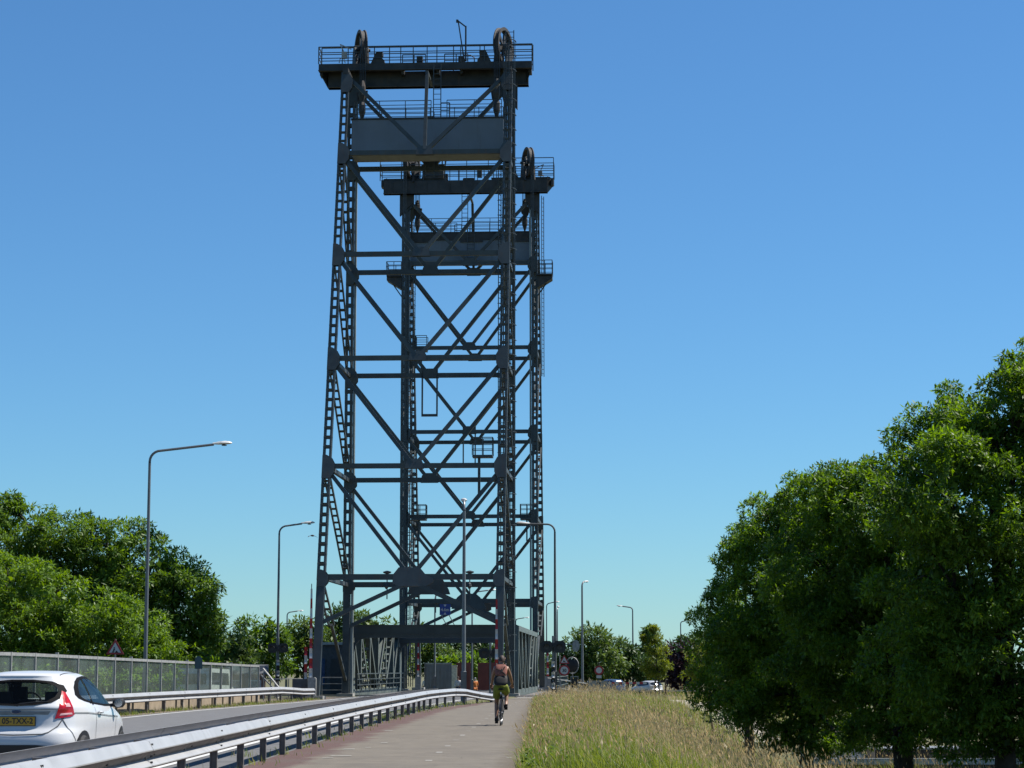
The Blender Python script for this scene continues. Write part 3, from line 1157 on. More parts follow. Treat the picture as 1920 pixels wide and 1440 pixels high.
    b.shift(0, 2.0, 0.72).build('davit_crane', 'dark_steel', root)
    b = MB()
    b.tube([(1.9, -2.2, 35.95), (2.3, -2.2, 35.95), (2.5, -2.2, 35.8), (2.5, -2.2, 35.5)], 0.035, 6)
    b.box((1.75, -2.1, 35.65), (0.35, 0.4, 0.4))
    b.shift(0, 2.0, 0.72).build('winch', 'dark_steel', root)
    b = MB()
    b.box((-5.0, -2.6, 35.95), (0.3, 0.2, 0.38))
    b.bar((-5.0, -2.6, 36.1), (-5.25, -2.6, 36.6), 0.05)
    b.bar((-5.25, -2.6, 36.6), (-4.6, -2.6, 36.3), 0.05)
    b.tube([(-5.3, -2.6, 35.5), (-5.25, -2.6, 35.75), (-5.05, -2.6, 35.8), (-4.95, -2.6, 35.5)], 0.03, 6)
    b.shift(0, 2.0, 0.72).build('control_post', 'grey_light_paint', root)
    # king post and ladder above the counterweight
    b = MB()
    b.bar((0, -leg_t(30.1) - 0.05, 30.2), (0, -leg_t(34.9), 34.95), 0.18)
    b.bar((0, -leg_t(34.9) - 0.09, 35.02), (0, 0.25, 35.02), 0.14)
    b.build('king_post', 'tower_steel', root)
    b = MB()
    ladder(b, 0.42, -0.9, 32.5, 36.0, 0, 0.42)
    b.build('ladder', 'rail_steel', root)
    # counterweight rope sockets
    for sx in (-1, 1):
        b = MB()
        x = sx * 3.86
        b.lathe([(0.1, 34.95), (0.19, 34.6), (0.22, 34.1), (0.13, 33.75), (0.2, 33.5), (0.2, 33.1), (0.05, 32.6), (0.04, 32.45)], (x, -1.25, 0), (0, 0, 1), 8)
        b.prism([(-0.35, 34.3), (0.3, 34.4), (0.24, 33.9), (-0.1, 33.5), (-0.28, 33.8)], (x, -1.1, 0), (1, 0, 0), (0, 0, 1), 0.2)
        b.build('rope_socket', 'dark_steel', root)
    # hanging cable frame under the third strut
    b = MB()
    for xx in (-0.42, 0.42):
        b.bar((xx, -0.1, 15.75), (xx, -0.1, 18.5), 0.09)
    b.bar((-0.46, -0.1, 15.75), (0.46, -0.1, 15.75), 0.14)
    b.build('hanging_frame', 'rail_steel', root)
    # navigation beacons on the lowest strut
    for xx in (-2.35, 2.3):
        b = MB()
        b.bar((xx, -0.02, 5.4), (xx, -0.02, 6.9), 0.06)
        b.lathe([(0.04, 6.55), (0.06, 6.8), (0.22, 6.86), (0.24, 6.93), (0.05, 6.99)], (xx, -0.02, 0), (0, 0, 1), 10)
        b.lathe([(0.05, 5.95), (0.14, 6.1), (0.1, 6.25), (0.04, 6.3)], (xx, -0.3, 0), (0, 0, 1), 8)
        b.build('beacon', 'rail_steel', root)
    # caged access ladders
    b = MB()
    ladder(b, 4.72, -3.2, 0.3, 37.2, -1, 0.45)
    b.build('caged_ladder', 'rail_steel', root)
    b = MB()
    ladder(b, 3.98, -0.28, 0.3, 30.0, -1, 0.4, (0.3, 0.95, 0))
    b.build('caged_ladder', 'rail_steel', root)
    b = MB()
    ladder(b, -HW - 0.55, -0.6, 22.0, 35.0, 0, 0.34, (0.4, 0.9, 0))
    if far:
        b.build('side_ladder', 'rail_steel', root)
    # landings
    lands = []
    if far:
        lands = [(3.0, 3.8, -0.6, 0.35, 23.9, 'abc'), (3.0, 4.0, -0.6, 0.35, 11.95, 'abcd'), (-4.5, -3.6, -0.6, 0.35, 11.95, 'abc')]
    else:
        lands = [(2.75, 3.85, -4.5, -3.7, 13.05, 'abcd')]
    for x0, x1, y0, y1, z, sd in lands:
        b = MB()
        landing(b, x0, x1, y0, y1, z, sd)
        if not far:
            b.bar((x0 + 0.35, y0 + 0.4, z - 2.3), (x0 + 0.35, y0 + 0.4, z), 0.14)
        else:
            b.bar(((x0 + x1) / 2, 0, z - 1.6), ((x0 + x1) / 2, 0, z), 0.1)
        b.build('landing', 'rail_steel', root)
    if far:
        for sx in (-1, 1):
            b = MB()
            xa, xb = sx * (HW + 0.2), sx * (HW + 1.25)
            x0, x1 = min(xa, xb), max(xa, xb)
            landing(b, x0, x1, -0.8, 0.5, 29.2, ('a', 'c') + (('b',) if sx > 0 else ('d',)))
            b.prism([(xa, -0.1), (xb, -0.1), (xb, -0.3), (xa, -0.95)], (0, -0.15, 29.15), (1, 0, 0), (0, 0, 1), 1.0)
            b.bar((xa, -0.1, 27.7), (sx * (HW + 0.9), -0.1, 28.7), 0.08)
            b.build('balcony', 'dark_steel', root)
        b = MB()
        b.box((2.6, 0.1, 36.6), (1.5, 0.9, 0.95))
        b.box((2.6, 0.1, 37.1), (1.65, 1.05, 0.08))
        b.build('machine_cabin', 'dark_steel', root)
    # concrete feet
    for sx in (-1, 1):
        for y in (0, -11.65):
            MB().box((sx * HW, y, 0.02), (0.9, 1.0, 0.3)).build('footing', 'concrete', root)
    return root


RZ = -TH
tw1 = tower('near steel lift bridge tower standing before the canal', O1, RZ, False)
tw2 = tower('far steel lift bridge tower, seen lower through the near one', O2, RZ + math.pi, True)


def counterweight(label, base, rz):
    root = thing('counterweight', label, 'counterweight', base, rz, 'bridge counterweights')
    b = MB()
    b.box((0, -1.45, 31.37), (8.62, 1.75, 1.98))
    b.build('block', 'counterweight_paint', root)
    b = MB()
    b.box((0, -1.45, 30.35), (8.55, 1.68, 0.05))
    b.build('underside', 'counterweight_concrete', root)
    b = MB()
    b.box((0, -1.45, 32.42), (8.7, 1.83, 0.10))
    b.build('top_plate', 'dark_steel', root)
    b = MB()
    b.box((0, -0.55, 32.1), (8.64, 0.06, 0.5))
    for x0, x1 in ((-4.2, -2.8), (-0.9, 0.7), (2.7, 4.0)):
        b.box(((x0 + x1) / 2, -0.5, 31.78), (x1 - x0, 0.06, 0.16))
    b.build('ventilation_band', 'dark_steel', root)
    b = MB()
    railing(b, [(-4.2, -0.65, 32.47), (4.2, -0.65, 32.47)], 1.0, 4, 1.4, 0.02)
    railing(b, [(-4.2, -2.25, 32.47), (0.2, -2.25, 32.47)], 1.0, 4, 1.4, 0.02)
    railing(b, [(1.1, -2.25, 32.47), (4.2, -2.25, 32.47)], 1.0, 4, 1.4, 0.02)
    railing(b, [(0.75, -2.2, 32.47), (1.25, -2.2, 32.47)], 0.85, 2, 0.5, 0.03)
    b.build('railing', 'rail_steel', root)
    b = MB()
    ladder(b, -0.05, -0.42, 29.5, 33.3, 0, 0.5)
    b.build('ladder', 'rail_steel', root)
    return root


counterweight('grey counterweight box high in the near bridge tower', O1, RZ)
counterweight('grey counterweight box high in the far bridge tower', O2, RZ + math.pi)

# ------------------------------------------------------------------ lift span
sp = thing('lift_span', 'grey green truss lift span lowered across the canal', 'bridge span', O1, RZ)
S0, S1 = 1.7, 27.3
NP = 6
pl = (S1 - S0) / NP
bat = MB()
for dy in (-0.12, 0.12):
    bat.box((0, dy, 0), (0.24, 0.02, 0.13))
for sx in (-1, 1):
    x = sx * 4.72
    zt, zb = 3.82, 0.15
    MB().bar((x, S0 + 0.9, zt), (x, S1 - 0.9, zt), 0.42, 0.3).build('top_chord', 'span_steel', sp)
    MB().bar((x, S0 - 0.2, zb), (x, S1 + 0.2, zb), 0.4, 0.4).build('bottom_chord', 'span_steel', sp)
    for s_, s2 in ((S0, S0 + 0.75), (S1, S1 - 0.75)):
        b = MB()
        b.bar((x, s_, zb), (x, s2, zt + 0.1), 0.44, 0.4, (0, 1, 0))
        b.prism([(-0.75 if s_ == S0 else -1.1, -0.2), (1.1 if s_ == S0 else 0.75, -0.2), (0.9 if s_ == S0 else 0.3, 2.2), (0.75 if s_ == S0 else -0.2, 2.9), (0.2 if s_ == S0 else -0.75, 2.6)], (x - 0.24 * sx, s_, 0.2), (0, 1, 0), (0, 0, 1), 0.04)
        b.build('end_post', 'span_steel', sp)
    for i in range(1, NP):
        s_ = S0 + i * pl
        b = MB()
        for d in (-0.2, 0.2):
            b.bar((x + d, s_, zb), (x + d, s_, zt), 0.035, 0.34, (0, 1, 0))
        if i % 2:
            b.bar((x, s_, zb), (x, s_, zt), 0.37, 0.03, (0, 1, 0))
        else:
            for k in range(5):
                b.box((x, s_, 0.7 + k * 0.68), (0.36, 0.22, 0.16))
        b.prism([(-0.5, zt - 0.1), (0.5, zt - 0.1), (0.28, zt - 0.55), (-0.28, zt - 0.55)], (x - 0.2 * sx, s_, 0), (0, 1, 0), (0, 0, 1), 0.03)
        b.build('vertical_post', 'span_steel', sp)
    for i in range(NP):
        a = S0 + i * pl
        c = a + pl
        up = i < NP / 2
        p = (x, a + (0.75 if i == 0 else 0), zt) if up else (x, a, zb)
        q = (x, c, zb) if up else (x, c - (0.75 if i == NP - 1 else 0), zt)
        b = MB()
        P_, Q_ = Vector(p), Vector(q)
        for d in (-0.17, 0.17):
            b.bar(P_ + Vector((d, 0, 0)), Q_ + Vector((d, 0, 0)), 0.04, 0.24, (0, 1, 0))
        if i in (1, 4):
            for k in range(1, 8):
                b.bar(P_.lerp(Q_, k / 8 - 0.014), P_.lerp(Q_, k / 8 + 0.014), 0.32, 0.14, (0, 1, 0))
        else:
            b.bar(P_, Q_, 0.32, 0.04, (0, 1, 0))
        b.build('truss_diagonal', 'span_steel', sp)
    b = MB()
    railing(b, [(x - sx * 0.45, S0 + 0.4, 0.3), (x - sx * 0.45, S1 - 0.4, 0.3)], 0.95, 3, 2.1, 0.03)
    b.build('railing', 'portal_steel', sp)
for s_ in (S0 + 0.55, S1 - 0.55):
    b = MB()
    b.box((0, s_, 3.74), (9.1, 0.3, 0.46))
    b.box((0, s_, 3.99), (9.0, 0.44, 0.05))
    b.box((0, s_, 3.40), (9.0, 0.26, 0.24))
    b.box((0, s_ - 0.03, 3.51), (9.0, 0.3, 0.03))
    b.build('portal_beam', 'portal_steel', sp)
    for sx in (-1, 1):
        b = MB()
        b.prism([(0, 0), (0.75, 0), (0.3, -0.14), (0.08, -0.4), (0, -0.8)], (-sx * 4.45, s_, 3.3), (sx, 0, 0), (0, 0, 1), 0.12)
        b.build('portal_bracket', 'portal_steel', sp)
for i in range(1, NP):
    MB().box((0, S0 + i * pl, 3.86), (9.0, 0.18, 0.2)).build('cross_beam', 'span_steel', sp)
MB().box((0, (S0 + S1) / 2, -0.05), (8.5, S1 - S0 + 0.6, 0.12)).build('deck', 'asphalt', sp)
for i in range(NP + 1):
    MB().box((0, S0 + i * pl, -0.45), (9.2, 0.3, 0.6)).build('floor_beam', 'span_steel', sp)
b = MB()
b.box((6.05, (S0 + S1) / 2, -0.09), (1.9, S1 - S0 + 0.6, 0.1))
b.build('walkway_frame', 'span_steel', sp)
wk = MB().box((0, 0, 0), (1.9, 0.3, 0.05)).mesh('plank', 'deck_plank')
for i in range(int((S1 - S0) / 0.32)):
    link('plank', wk, sp, (6.05, S0 + 0.16 + i * 0.32, 0.0))
b = MB()
railing(b, [(6.98, S0, 0.02), (6.98, S1, 0.02)], 1.05, 4, 1.8, 0.025)
b.build('walkway_railing', 'span_steel', sp)

# approach plank deck in front of the walkway
ap = link('walkway_approach', None, kind='structure')
apm = MB().box((0, 0, 0), (2.1, 0.27, 0.05)).mesh('plank', 'deck_plank')
for i in range(12):
    p = brg(6.0, -2.4 + i * 0.29, 0.02)
    link('plank', apm, ap, p, (0, 0, RZ))
for s_ in (1.45, 27.55):
    lined(-4.3, 4.3, s_ - 0.25, s_ + 0.25, 0.016 if s_ < 5 else 0.02, 1).build('deck_joint', 'concrete', kind='structure')


# ------------------------------------------------------------------ the white hatchback
def superell(y0, y1, hw, n, z, N=64):
    pts = []
    cy, hy = (y0 + y1) / 2, (y1 - y0) / 2
    for k in range(N):
        a = 2 * math.pi * k / N
        c, s = math.cos(a), math.sin(a)
        x = hw * math.copysign(abs(c) ** (2 / n), c)
        y = cy + hy * math.copysign(abs(s) ** (2 / n), s)
        pts.append((x, y, z))
    return pts


def car_shell(levels, N=64):
    b = MB()
    rows = [superell(y0, y1, hw, n, z, N) for z, y0, y1, hw, n in levels]
    vs = [p for r in rows for p in r]
    fs = []
    for i in range(len(rows) - 1):
        for j in range(N):
            j2 = (j + 1) % N
            fs.append((i * N + j, i * N + j2, (i + 1) * N + j2, (i + 1) * N + j))
    fs.append(tuple(range(N - 1, -1, -1)))
    fs.append(tuple((len(rows) - 1) * N + j for j in range(N)))
    b.add(vs, fs)
    return b


def smooth_levels(L, n=5):
    """Catmull-Rom refinement of the section table"""
    L = [np.array(l, float) for l in L]
    out = []
    for i in range(len(L) - 1):
        p0, p1, p2, p3 = L[max(0, i - 1)], L[i], L[i + 1], L[min(len(L) - 1, i + 2)]
        for k in range(n):
            t = k / n
            v = 0.5 * ((2 * p1) + (-p0 + p2) * t + (2 * p0 - 5 * p1 + 4 * p2 - p3) * t * t + (-p0 + 3 * p1 - 3 * p2 + p3) * t ** 3)
            v[0] = p1[0] + (p2[0] - p1[0]) * t
            out.append(v)
    out.append(L[-1])
    return [tuple(v) for v in out]


CARL = [(.20, .20, 3.80, .74, 5), (.27, .06, 3.9, .80, 5), (.36, .02, 3.93, .83, 5), (.50, .0, 3.94, .845, 5), (.62, .03, 3.93, .85, 4.8), (.70, .10, 3.9, .855, 4.6), (.80, .125, 3.7, .855, 4.4),
        (.90, .135, 3.35, .84, 4.2), (.97, .12, 3.08, .815, 4.1), (1.02, .15, 2.95, .79, 4.0), (1.10, .215, 2.8, .755, 3.9), (1.20, .305, 2.6, .71, 3.8), (1.30, .385, 2.38, .655, 3.6), (1.37, .43, 2.2, .605, 3.4),
        (1.405, .44, 2.08, .565, 3.2), (1.435, .52, 1.95, .50, 2.9), (1.455, .70, 1.8, .41, 2.6), (1.466, .95, 1.62, .27, 2.3), (1.47, 1.15, 1.45, .10, 2)]


def patch(bvh, poly, o, ux, uy, direction, off=0.006, rings=7, dens=5, th=0):
    """drape a 2d polygon onto the body by casting rays; returns MB"""
    o, ux, uy, dr = Vector(o), Vector(ux).normalized(), Vector(uy).normalized(), Vector(direction).normalized()
    pts = []
    k = len(poly)
    for i in range(k):
        a, c = Vector(poly[i]), Vector(poly[(i + 1) % k])
        for t in range(dens):
            pts.append(a.lerp(c, t / dens))
    cen = sum(pts, Vector((0, 0))) / len(pts)
    b = MB()
    n = len(pts)
    vs = []
    for r in range(rings + 1):
        f = 1 - r / rings
        for p in (pts if r < rings else [cen]):
            q = cen + (p - cen) * f if r < rings else cen
            src = o + ux * q.x + uy * q.y
            hit, nrm, idx, dist = bvh.ray_cast(src, dr)
            if hit is None:
                hit, nrm, idx, dist = bvh.find_nearest(src)
            if nrm.dot(dr) > 0:
                nrm = -nrm
            vs.append(hit + nrm * off)
    fs = []
    for r in range(rings - 1):
        for i in range(n):
            j = (i + 1) % n
            fs.append((r * n + i, r * n + j, (r + 1) * n + j, (r + 1) * n + i))
    last = rings * n
    for i in range(n):
        fs.append(((rings - 1) * n + i, (rings - 1) * n + (i + 1) % n, last))
    b.add(vs, fs)
    return b


def seam(bvh, pts, o, ux, uy, direction, w=0.012, off=0.005):
    o, ux, uy, dr = Vector(o), Vector(ux).normalized(), Vector(uy).normalized(), Vector(direction).normalized()
    P = [Vector(p) for p in pts]
    L = []
    for i in range(len(P) - 1):
        for t in range(8):
            L.append(P[i].lerp(P[i + 1], t / 8))
    L.append(P[-1])
    vs, fs = [], []
    for i, p in enumerate(L):
        d = (L[min(i + 1, len(L) - 1)] - L[max(i - 1, 0)]).normalized()
        nn = Vector((-d.y, d.x)) * w / 2
        for q in (p + nn, p - nn):
            src = o + ux * q.x + uy * q.y
            hit, nrm, idx, dist = bvh.ray_cast(src, dr)
            if hit is None:
                hit, nrm, idx, dist = bvh.find_nearest(src)
            if nrm.dot(dr) > 0:
                nrm = -nrm
            vs.append(hit + nrm * off)
    for i in range(len(L) - 1):
        fs.append((2 * i, 2 * i + 1, 2 * i + 3, 2 * i + 2))
    b = MB()
    b.add(vs, fs)
    return b


def wheel(parent, c, sx, r=0.30):
    wl = link('wheel', None, parent, c)
    MB().lathe([(r * 0.62, -0.09), (r * 0.9, -0.095), (r, -0.06), (r, 0.06), (r * 0.9, 0.095), (r * 0.62, 0.09)], (0, 0, 0), (1, 0, 0), 24).build('tyre', 'tyre', wl, smooth='auto')
    b = MB().lathe([(r * 0.15, sx * 0.05), (r * 0.6, sx * 0.06), (r * 0.64, sx * 0.09), (r * 0.66, sx * 0.09), (r * 0.66, sx * 0.02)], (0, 0, 0), (1, 0, 0), 20)
    b.build('rim', 'alloy', wl, smooth='auto')
    return wl


def shrink(poly, f):
    c = sum((Vector(p) for p in poly), Vector((0, 0))) / len(poly)
    return [tuple(c + (Vector(p) - c) * f) for p in poly]


def inside(poly, x, y):
    r = False
    for i in range(len(poly)):
        (x0, y0), (x1, y1) = poly[i - 1], poly[i]
        if (y0 > y) != (y1 > y) and x < (x1 - x0) * (y - y0) / (y1 - y0) + x0:
            r = not r
    return r


def ring(bvh, poly, f, o, ux, uy, direction, off=0.006, dens=4):
    """a frame strip between a polygon and its shrunken copy, draped on the body"""
    outer = patch(bvh, poly, o, ux, uy, direction, off, 1, dens)
    inner = patch(bvh, shrink(poly, f), o, ux, uy, direction, off, 1, dens)
    n = len(outer.v) - 1
    b = MB()
    b.add(outer.v[:n] + inner.v[:n], [(i, (i + 1) % n, n + (i + 1) % n, n + i) for i in range(n)])
    return b


def hatchback(label, paint, loc, rz, detail=True, levels=CARL, plate=None):
    root = thing('hatchback', label, 'car', loc, rz)
    sb = car_shell(smooth_levels(levels), 64)
    bvh = BVHTree.FromPolygons([Vector(v) for v in sb.v], sb.f)
    rearw = [(-.60, 1.19), (-.545, 1.265), (-.40, 1.32), (-.15, 1.345), (.15, 1.345), (.40, 1.32), (.545, 1.265), (.60, 1.19), (.565, 1.10), (.46, 1.035), (.25, 1.0), (0, .99), (-.25, 1.0), (-.46, 1.035), (-.565, 1.10)]
    front = [(-.68, 1.03), (-.60, 1.2), (-.5, 1.36), (-.2, 1.385), (.2, 1.385), (.5, 1.36), (.60, 1.2), (.68, 1.03), (.3, 1.01), (-.3, 1.01)]
    full = [(.62, 1.14), (.70, 1.24), (.85, 1.32), (1.05, 1.368), (1.5, 1.392), (1.9, 1.37), (2.22, 1.285), (2.5, 1.16), (2.78, 1.0), (2.80, .955), (2.5, .955), (2.0, .965), (1.3, 1.005), (.85, 1.05), (.68, 1.085)]
    oR, uR, dR = (0, -1, 0), (1, 0, 0), (0, 1, 0)
    oF, dF = (0, 6, 0), (0, -1, 0)
    Z = (0, 0, 1)
    if detail:
        rs_, fs_, ss_ = shrink(rearw, .93), shrink(front, .94), shrink(full, .94)
        keep = []
        for f in sb.f:
            c = sum((Vector(sb.v[i]) for i in f), Vector()) / len(f)
            hole = (c.y < 1.0 and inside(rs_, c.x, c.z)) or (c.y > 1.9 and inside(fs_, c.x, c.z) and abs(c.x) < .62 and c.z > 1.0 and not (abs(c.x) > .5 and c.y < 2.1)) or (abs(c.x) > .5 and inside(ss_, c.y, c.z))
            if len(f) > 4 or not hole:
                keep.append(f)
        shell = MB()
        shell.add(sb.v, keep)
        body = shell.build('body', paint, root, smooth='auto')
        # dark cabin lining just inside the shell
        cen = Vector((0, 1.7, .75))
        lv = []
        for v in sb.v:
            v = Vector(v)
            lv.append((v.x * .965, cen.y + (v.y - cen.y) * .975, cen.z + (v.z - cen.z) * .955))
        ln = MB()
        ln.add(lv, [f for f in keep if min(sb.v[i][2] for i in f) > .84])
        lining = ln.build('cabin_lining', 'window_frit', root, smooth='auto')
        b = MB()
        b.box((0, 1.7, .72), (1.25, 2.2, .12))
        b.box((0, 2.62, .88), (1.30, .5, .2))
        b.build('dashboard', 'black_plastic', lining, smooth=False)
        for sx in (-1, 1):
            for y0, hh in ((1.75, 1.04), (.88, .98)):
                b = MB()
                b.prism([(-.06, .7), (.12, .7), (.02, hh + .02), (-.10, hh)], (sx * .36, y0, 0), (0, 1, 0), (0, 0, 1), .46)
                b.prism([(-.12, hh + .03), (-.02, hh + .03), (-.04, hh + .2), (-.12, hh + .2)], (sx * .36, y0, 0), (0, 1, 0), (0, 0, 1), .25)
                b.build('seat', 'navy_cloth', lining)
        MB().tube([(-.36 + .18 * math.cos(a), 2.33 + .06 * math.sin(a), .98 + .17 * math.sin(a)) for a in np.linspace(0, 2 * math.pi, 20, endpoint=False)], .014, 6, closed=True).build('steering_wheel', 'black_plastic', lining)
        rg = ring(bvh, rearw, .855, oR, uR, Z, dR, .008).build('rear_window_frame', 'window_frit', root)
        patch(bvh, shrink(rearw, .96), oR, uR, Z, dR, 0.004, 8, 3).build('rear_window', 'car_pane', root, smooth=True)
        ring(bvh, front, .87, oF, uR, Z, dF, .008).build('windscreen_frame', 'window_frit', root)
        patch(bvh, shrink(front, .97), oF, uR, Z, dF, 0.004, 8, 3).build('windscreen', 'car_pane', root, smooth=True)
    else:
        body = sb.build('body', paint, root, smooth='auto')
        patch(bvh, rearw, oR, uR, Z, dR, 0.008, 8, 3).build('rear_window', 'car_glass', root, smooth=True)
        patch(bvh, front, oF, uR, Z, dF, 0.008, 8, 3).build('windscreen', 'car_glass', root, smooth=True)
    for sx in (-1, 1):
        o, ux, dr = (sx * 2, 0, 0), (0, 1, 0), (-sx, 0, 0)
        q = [(.66, 1.135), (.74, 1.225), (.88, 1.30), (1.05, 1.345), (1.24, 1.362), (1.24, 1.035), (1.0, 1.055), (.85, 1.07), (.71, 1.095)]
        dw = [(1.285, 1.364), (1.6, 1.368), (1.9, 1.345), (2.2, 1.265), (2.45, 1.155), (2.68, 1.03), (2.74, .985), (2.5, .975), (2.0, .985), (1.6, 1.005), (1.285, 1.03)]
        if detail:
            ring(bvh, full, .85, o, ux, Z, dr, 0.006, 5).build('window_surround', 'window_frit', root)
            seam(bvh, [(1.262, .99), (1.262, 1.38)], o, ux, Z, dr, 0.055, 0.008).build('door_pillar', 'window_frit', root)
        else:
            patch(bvh, full, o, ux, Z, dr, 0.005, 8, 3).build('window_surround', 'window_frit', root, smooth=True)
        gm = 'car_side_pane' if detail else 'car_glass'
        off = 0.003 if detail else 0.010
        patch(bvh, q, o, ux, Z, dr, off, 6, 3).build('quarter_window', gm, root, smooth=True)
        patch(bvh, dw, o, ux, Z, dr, off, 6, 3).build('door_window', gm, root, smooth=True)
        for yc in (.66, 3.16):
            arch = [(yc + 0.355 * math.cos(a), .30 + 0.355 * math.sin(a)) for a in np.linspace(-0.35, math.pi + 0.35, 15)]
            patch(bvh, arch, o, ux, (0, 0, 1), dr, 0.006, 5, 2).build('wheel_arch', 'black_plastic', root, smooth=True)
            wheel(root, (sx * 0.755, yc, 0.30), sx)
        if detail:
            tl = [(-.045, 1.19), (.005, 1.17), (.05, 1.06), (.085, .94), (.10, .87), (.03, .845), (-.10, .83), (-.20, .82), (-.165, .93), (-.11, 1.05)]
            od = Vector((sx * 0.55, -0.83, 0)).normalized()
            uxd = Vector((sx * 0.83, 0.55, 0)).normalized()
            oc = Vector((sx * 0.735, 0.21, 0)) + od * 1.2
            t_ = patch(bvh, tl, oc, uxd, (0, 0, 1), -od, 0.012, 7, 3).build('tail_light', 'lamp_red', root, smooth=True)
            for pol in ([(-.03, 1.02), (.02, 1.02), (.035, .975), (-.045, .975)], [(-.12, .89), (.05, .90), (.06, .875), (-.14, .86)]):
                patch(bvh, pol, oc, uxd, (0, 0, 1), -od, 0.016, 3, 2).build('reflector', 'lamp_clear', t_, smooth=True)
            seam(bvh, [(1.30, .96), (1.28, .7), (1.30, .36), (1.5, .33), (2.5, .33), (2.62, .5), (2.66, .95)], o, ux, (0, 0, 1), dr, 0.012).build('door_seam', 'car_seam', root)
            seam(bvh, [(.42, .895), (.9, .885), (1.5, .855), (2.1, .825), (2.8, .80)], o, ux, (0, 0, 1), dr, 0.02).build('body_crease', 'sign_grey', root)
            seam(bvh, [(.22, .85), (.26, .7), (.31, .6), (.36, .52)], o, ux, (0, 0, 1), dr, 0.011).build('bumper_seam', 'car_seam', root)
            b = MB()
            b.tube([(sx * .855, 1.38, .885), (sx * .885, 1.42, .89), (sx * .885, 1.56, .885), (sx * .855, 1.60, .88)], 0.016, 6)
            b.build('door_handle', paint, root, smooth=True)
            mr = MB()
            mr.lathe([(0.02, -.10), (0.06, -.085), (0.075, -.02), (0.065, .05), (0.02, .085)], (sx * .93, 2.5, 1.0), (sx, 0.15, 0), 12)
            mr.bar((sx * .80, 2.52, .965), (sx * .9, 2.52, .98), 0.06, 0.05)
            mo = mr.build('door_mirror', 'black_plastic', root, smooth='auto')
            MB().lathe([(0.02, -0.003), (0.06, -0.003), (0.06, 0.003), (0.02, 0.003)], (sx * .93, 2.42, 1.0), (0, 1, 0), 14).build('mirror_glass', 'chrome', mo)
    if detail:
        # tailgate, bumper, valance
        seam(bvh, [(-.62, .83), (-.56, .72), (-.46, .64), (-.38, .615), (0, .605), (.38, .615), (.46, .64), (.56, .72), (.62, .83)], oR, uR, (0, 0, 1), dR, 0.014).build('tailgate_seam', 'car_seam', root)
        seam(bvh, [(-.60, .955), (-.3, .945), (0, .942), (.3, .945), (.60, .955)], oR, uR, (0, 0, 1), dR, 0.012).build('tailgate_crease', 'sign_grey', root)
        patch(bvh, [(-.46, .925), (.46, .925), (.43, .875), (-.43, .875)], oR, uR, (0, 0, 1), dR, 0.007, 4, 3).build('trim_bar', 'sign_grey', root, smooth=True)
        patch(bvh, [(-.70, .20), (-.66, .40), (-.58, .455), (-.3, .475), (.3, .475), (.58, .455), (.66, .40), (.70, .20)], oR, uR, (0, 0, 1), dR, 0.008, 5, 3).build('valance', 'black_plastic', root, smooth=True)
        for sx in (-1, 1):
            patch(bvh, [(sx * .50, .43), (sx * .72, .43), (sx * .72, .395), (sx * .52, .395)], oR, uR, (0, 0, 1), dR, 0.014, 3, 2).build('rear_reflector', 'lamp_red', root)
        e = MB()
        e.lathe([(0.0, 0), (1, 0), (1.0, 0.5), (0.9, 1), (0, 1)], (0, 0, 0), (0, -1, 0), 20)
        e.v = [(x * 0.062, -0.014 * (-y) * 1.0, z * 0.026) for x, y, z in e.v]
        hit = bvh.ray_cast(Vector((0, -1, .915)), Vector((0, 1, 0)))[0]
        eo = e.build('emblem', 'emblem_blue', root)
        eo.location = (0, hit.y - 0.002, .915)
        er_ = MB().tube([(0.062 * math.cos(a), -0.012, 0.026 * math.sin(a)) for a in np.linspace(0, 2 * math.pi, 24, endpoint=False)], 0.005, 5, closed=True)
        er_.build('emblem_ring', 'chrome', eo)
        if plate:
            hit = bvh.ray_cast(Vector((0, -1, .79)), Vector((0, 1, 0)))[0]
            py = hit.y - 0.012
            pm_ = MB().box((0, 0, 0), (.545, .02, .13)).build('number_plate', 'black_plastic', root)
            pm_.location = (0, py, .79)
            MB().box((.025, -.0115, 0), (.475, .004, .112)).build('plate_face', 'plate_yellow', pm_)
            MB().box((-.238, -.0115, 0), (.045, .004, .112)).build('country_strip', 'sign_blue', pm_)
            tm = text_mesh(plate, 0.105, 'sign_black', True)
            to = link('plate_lettering', tm, pm_, (.028, -.016, 0.0), (R(90), 0, 0))
            to.scale = (0.97, 1.02, 0.3)
        wp = MB()
        wp.tube([(0, .135, .985), (.03, .16, 1.02), (.25, .165, 1.045), (.42, .185, 1.05)], [0.018, 0.014, 0.010, 0.006], 6)
        wp.build('rear_wiper', 'black_plastic', root)
        # roof seams and rear spoiler lip
        seam(bvh, [(.47, .62), (.49, .9), (.50, 1.3), (.49, 1.7)], (0, 0, 3), (1, 0, 0), (0, 1, 0), (0, 0, -1), 0.014).build('roof_seam', 'car_seam', root)
        seam(bvh, [(-.47, .62), (-.49, .9), (-.50, 1.3), (-.49, 1.7)], (0, 0, 3), (1, 0, 0), (0, 1, 0), (0, 0, -1), 0.014).build('roof_seam', 'car_seam', root)
    return root


hatchback('white three door hatchback driving away on the near road', 'car_white', (-6.74, 29.2, 0.012), R(-1.0), True, CARL, '05-TXX-2')


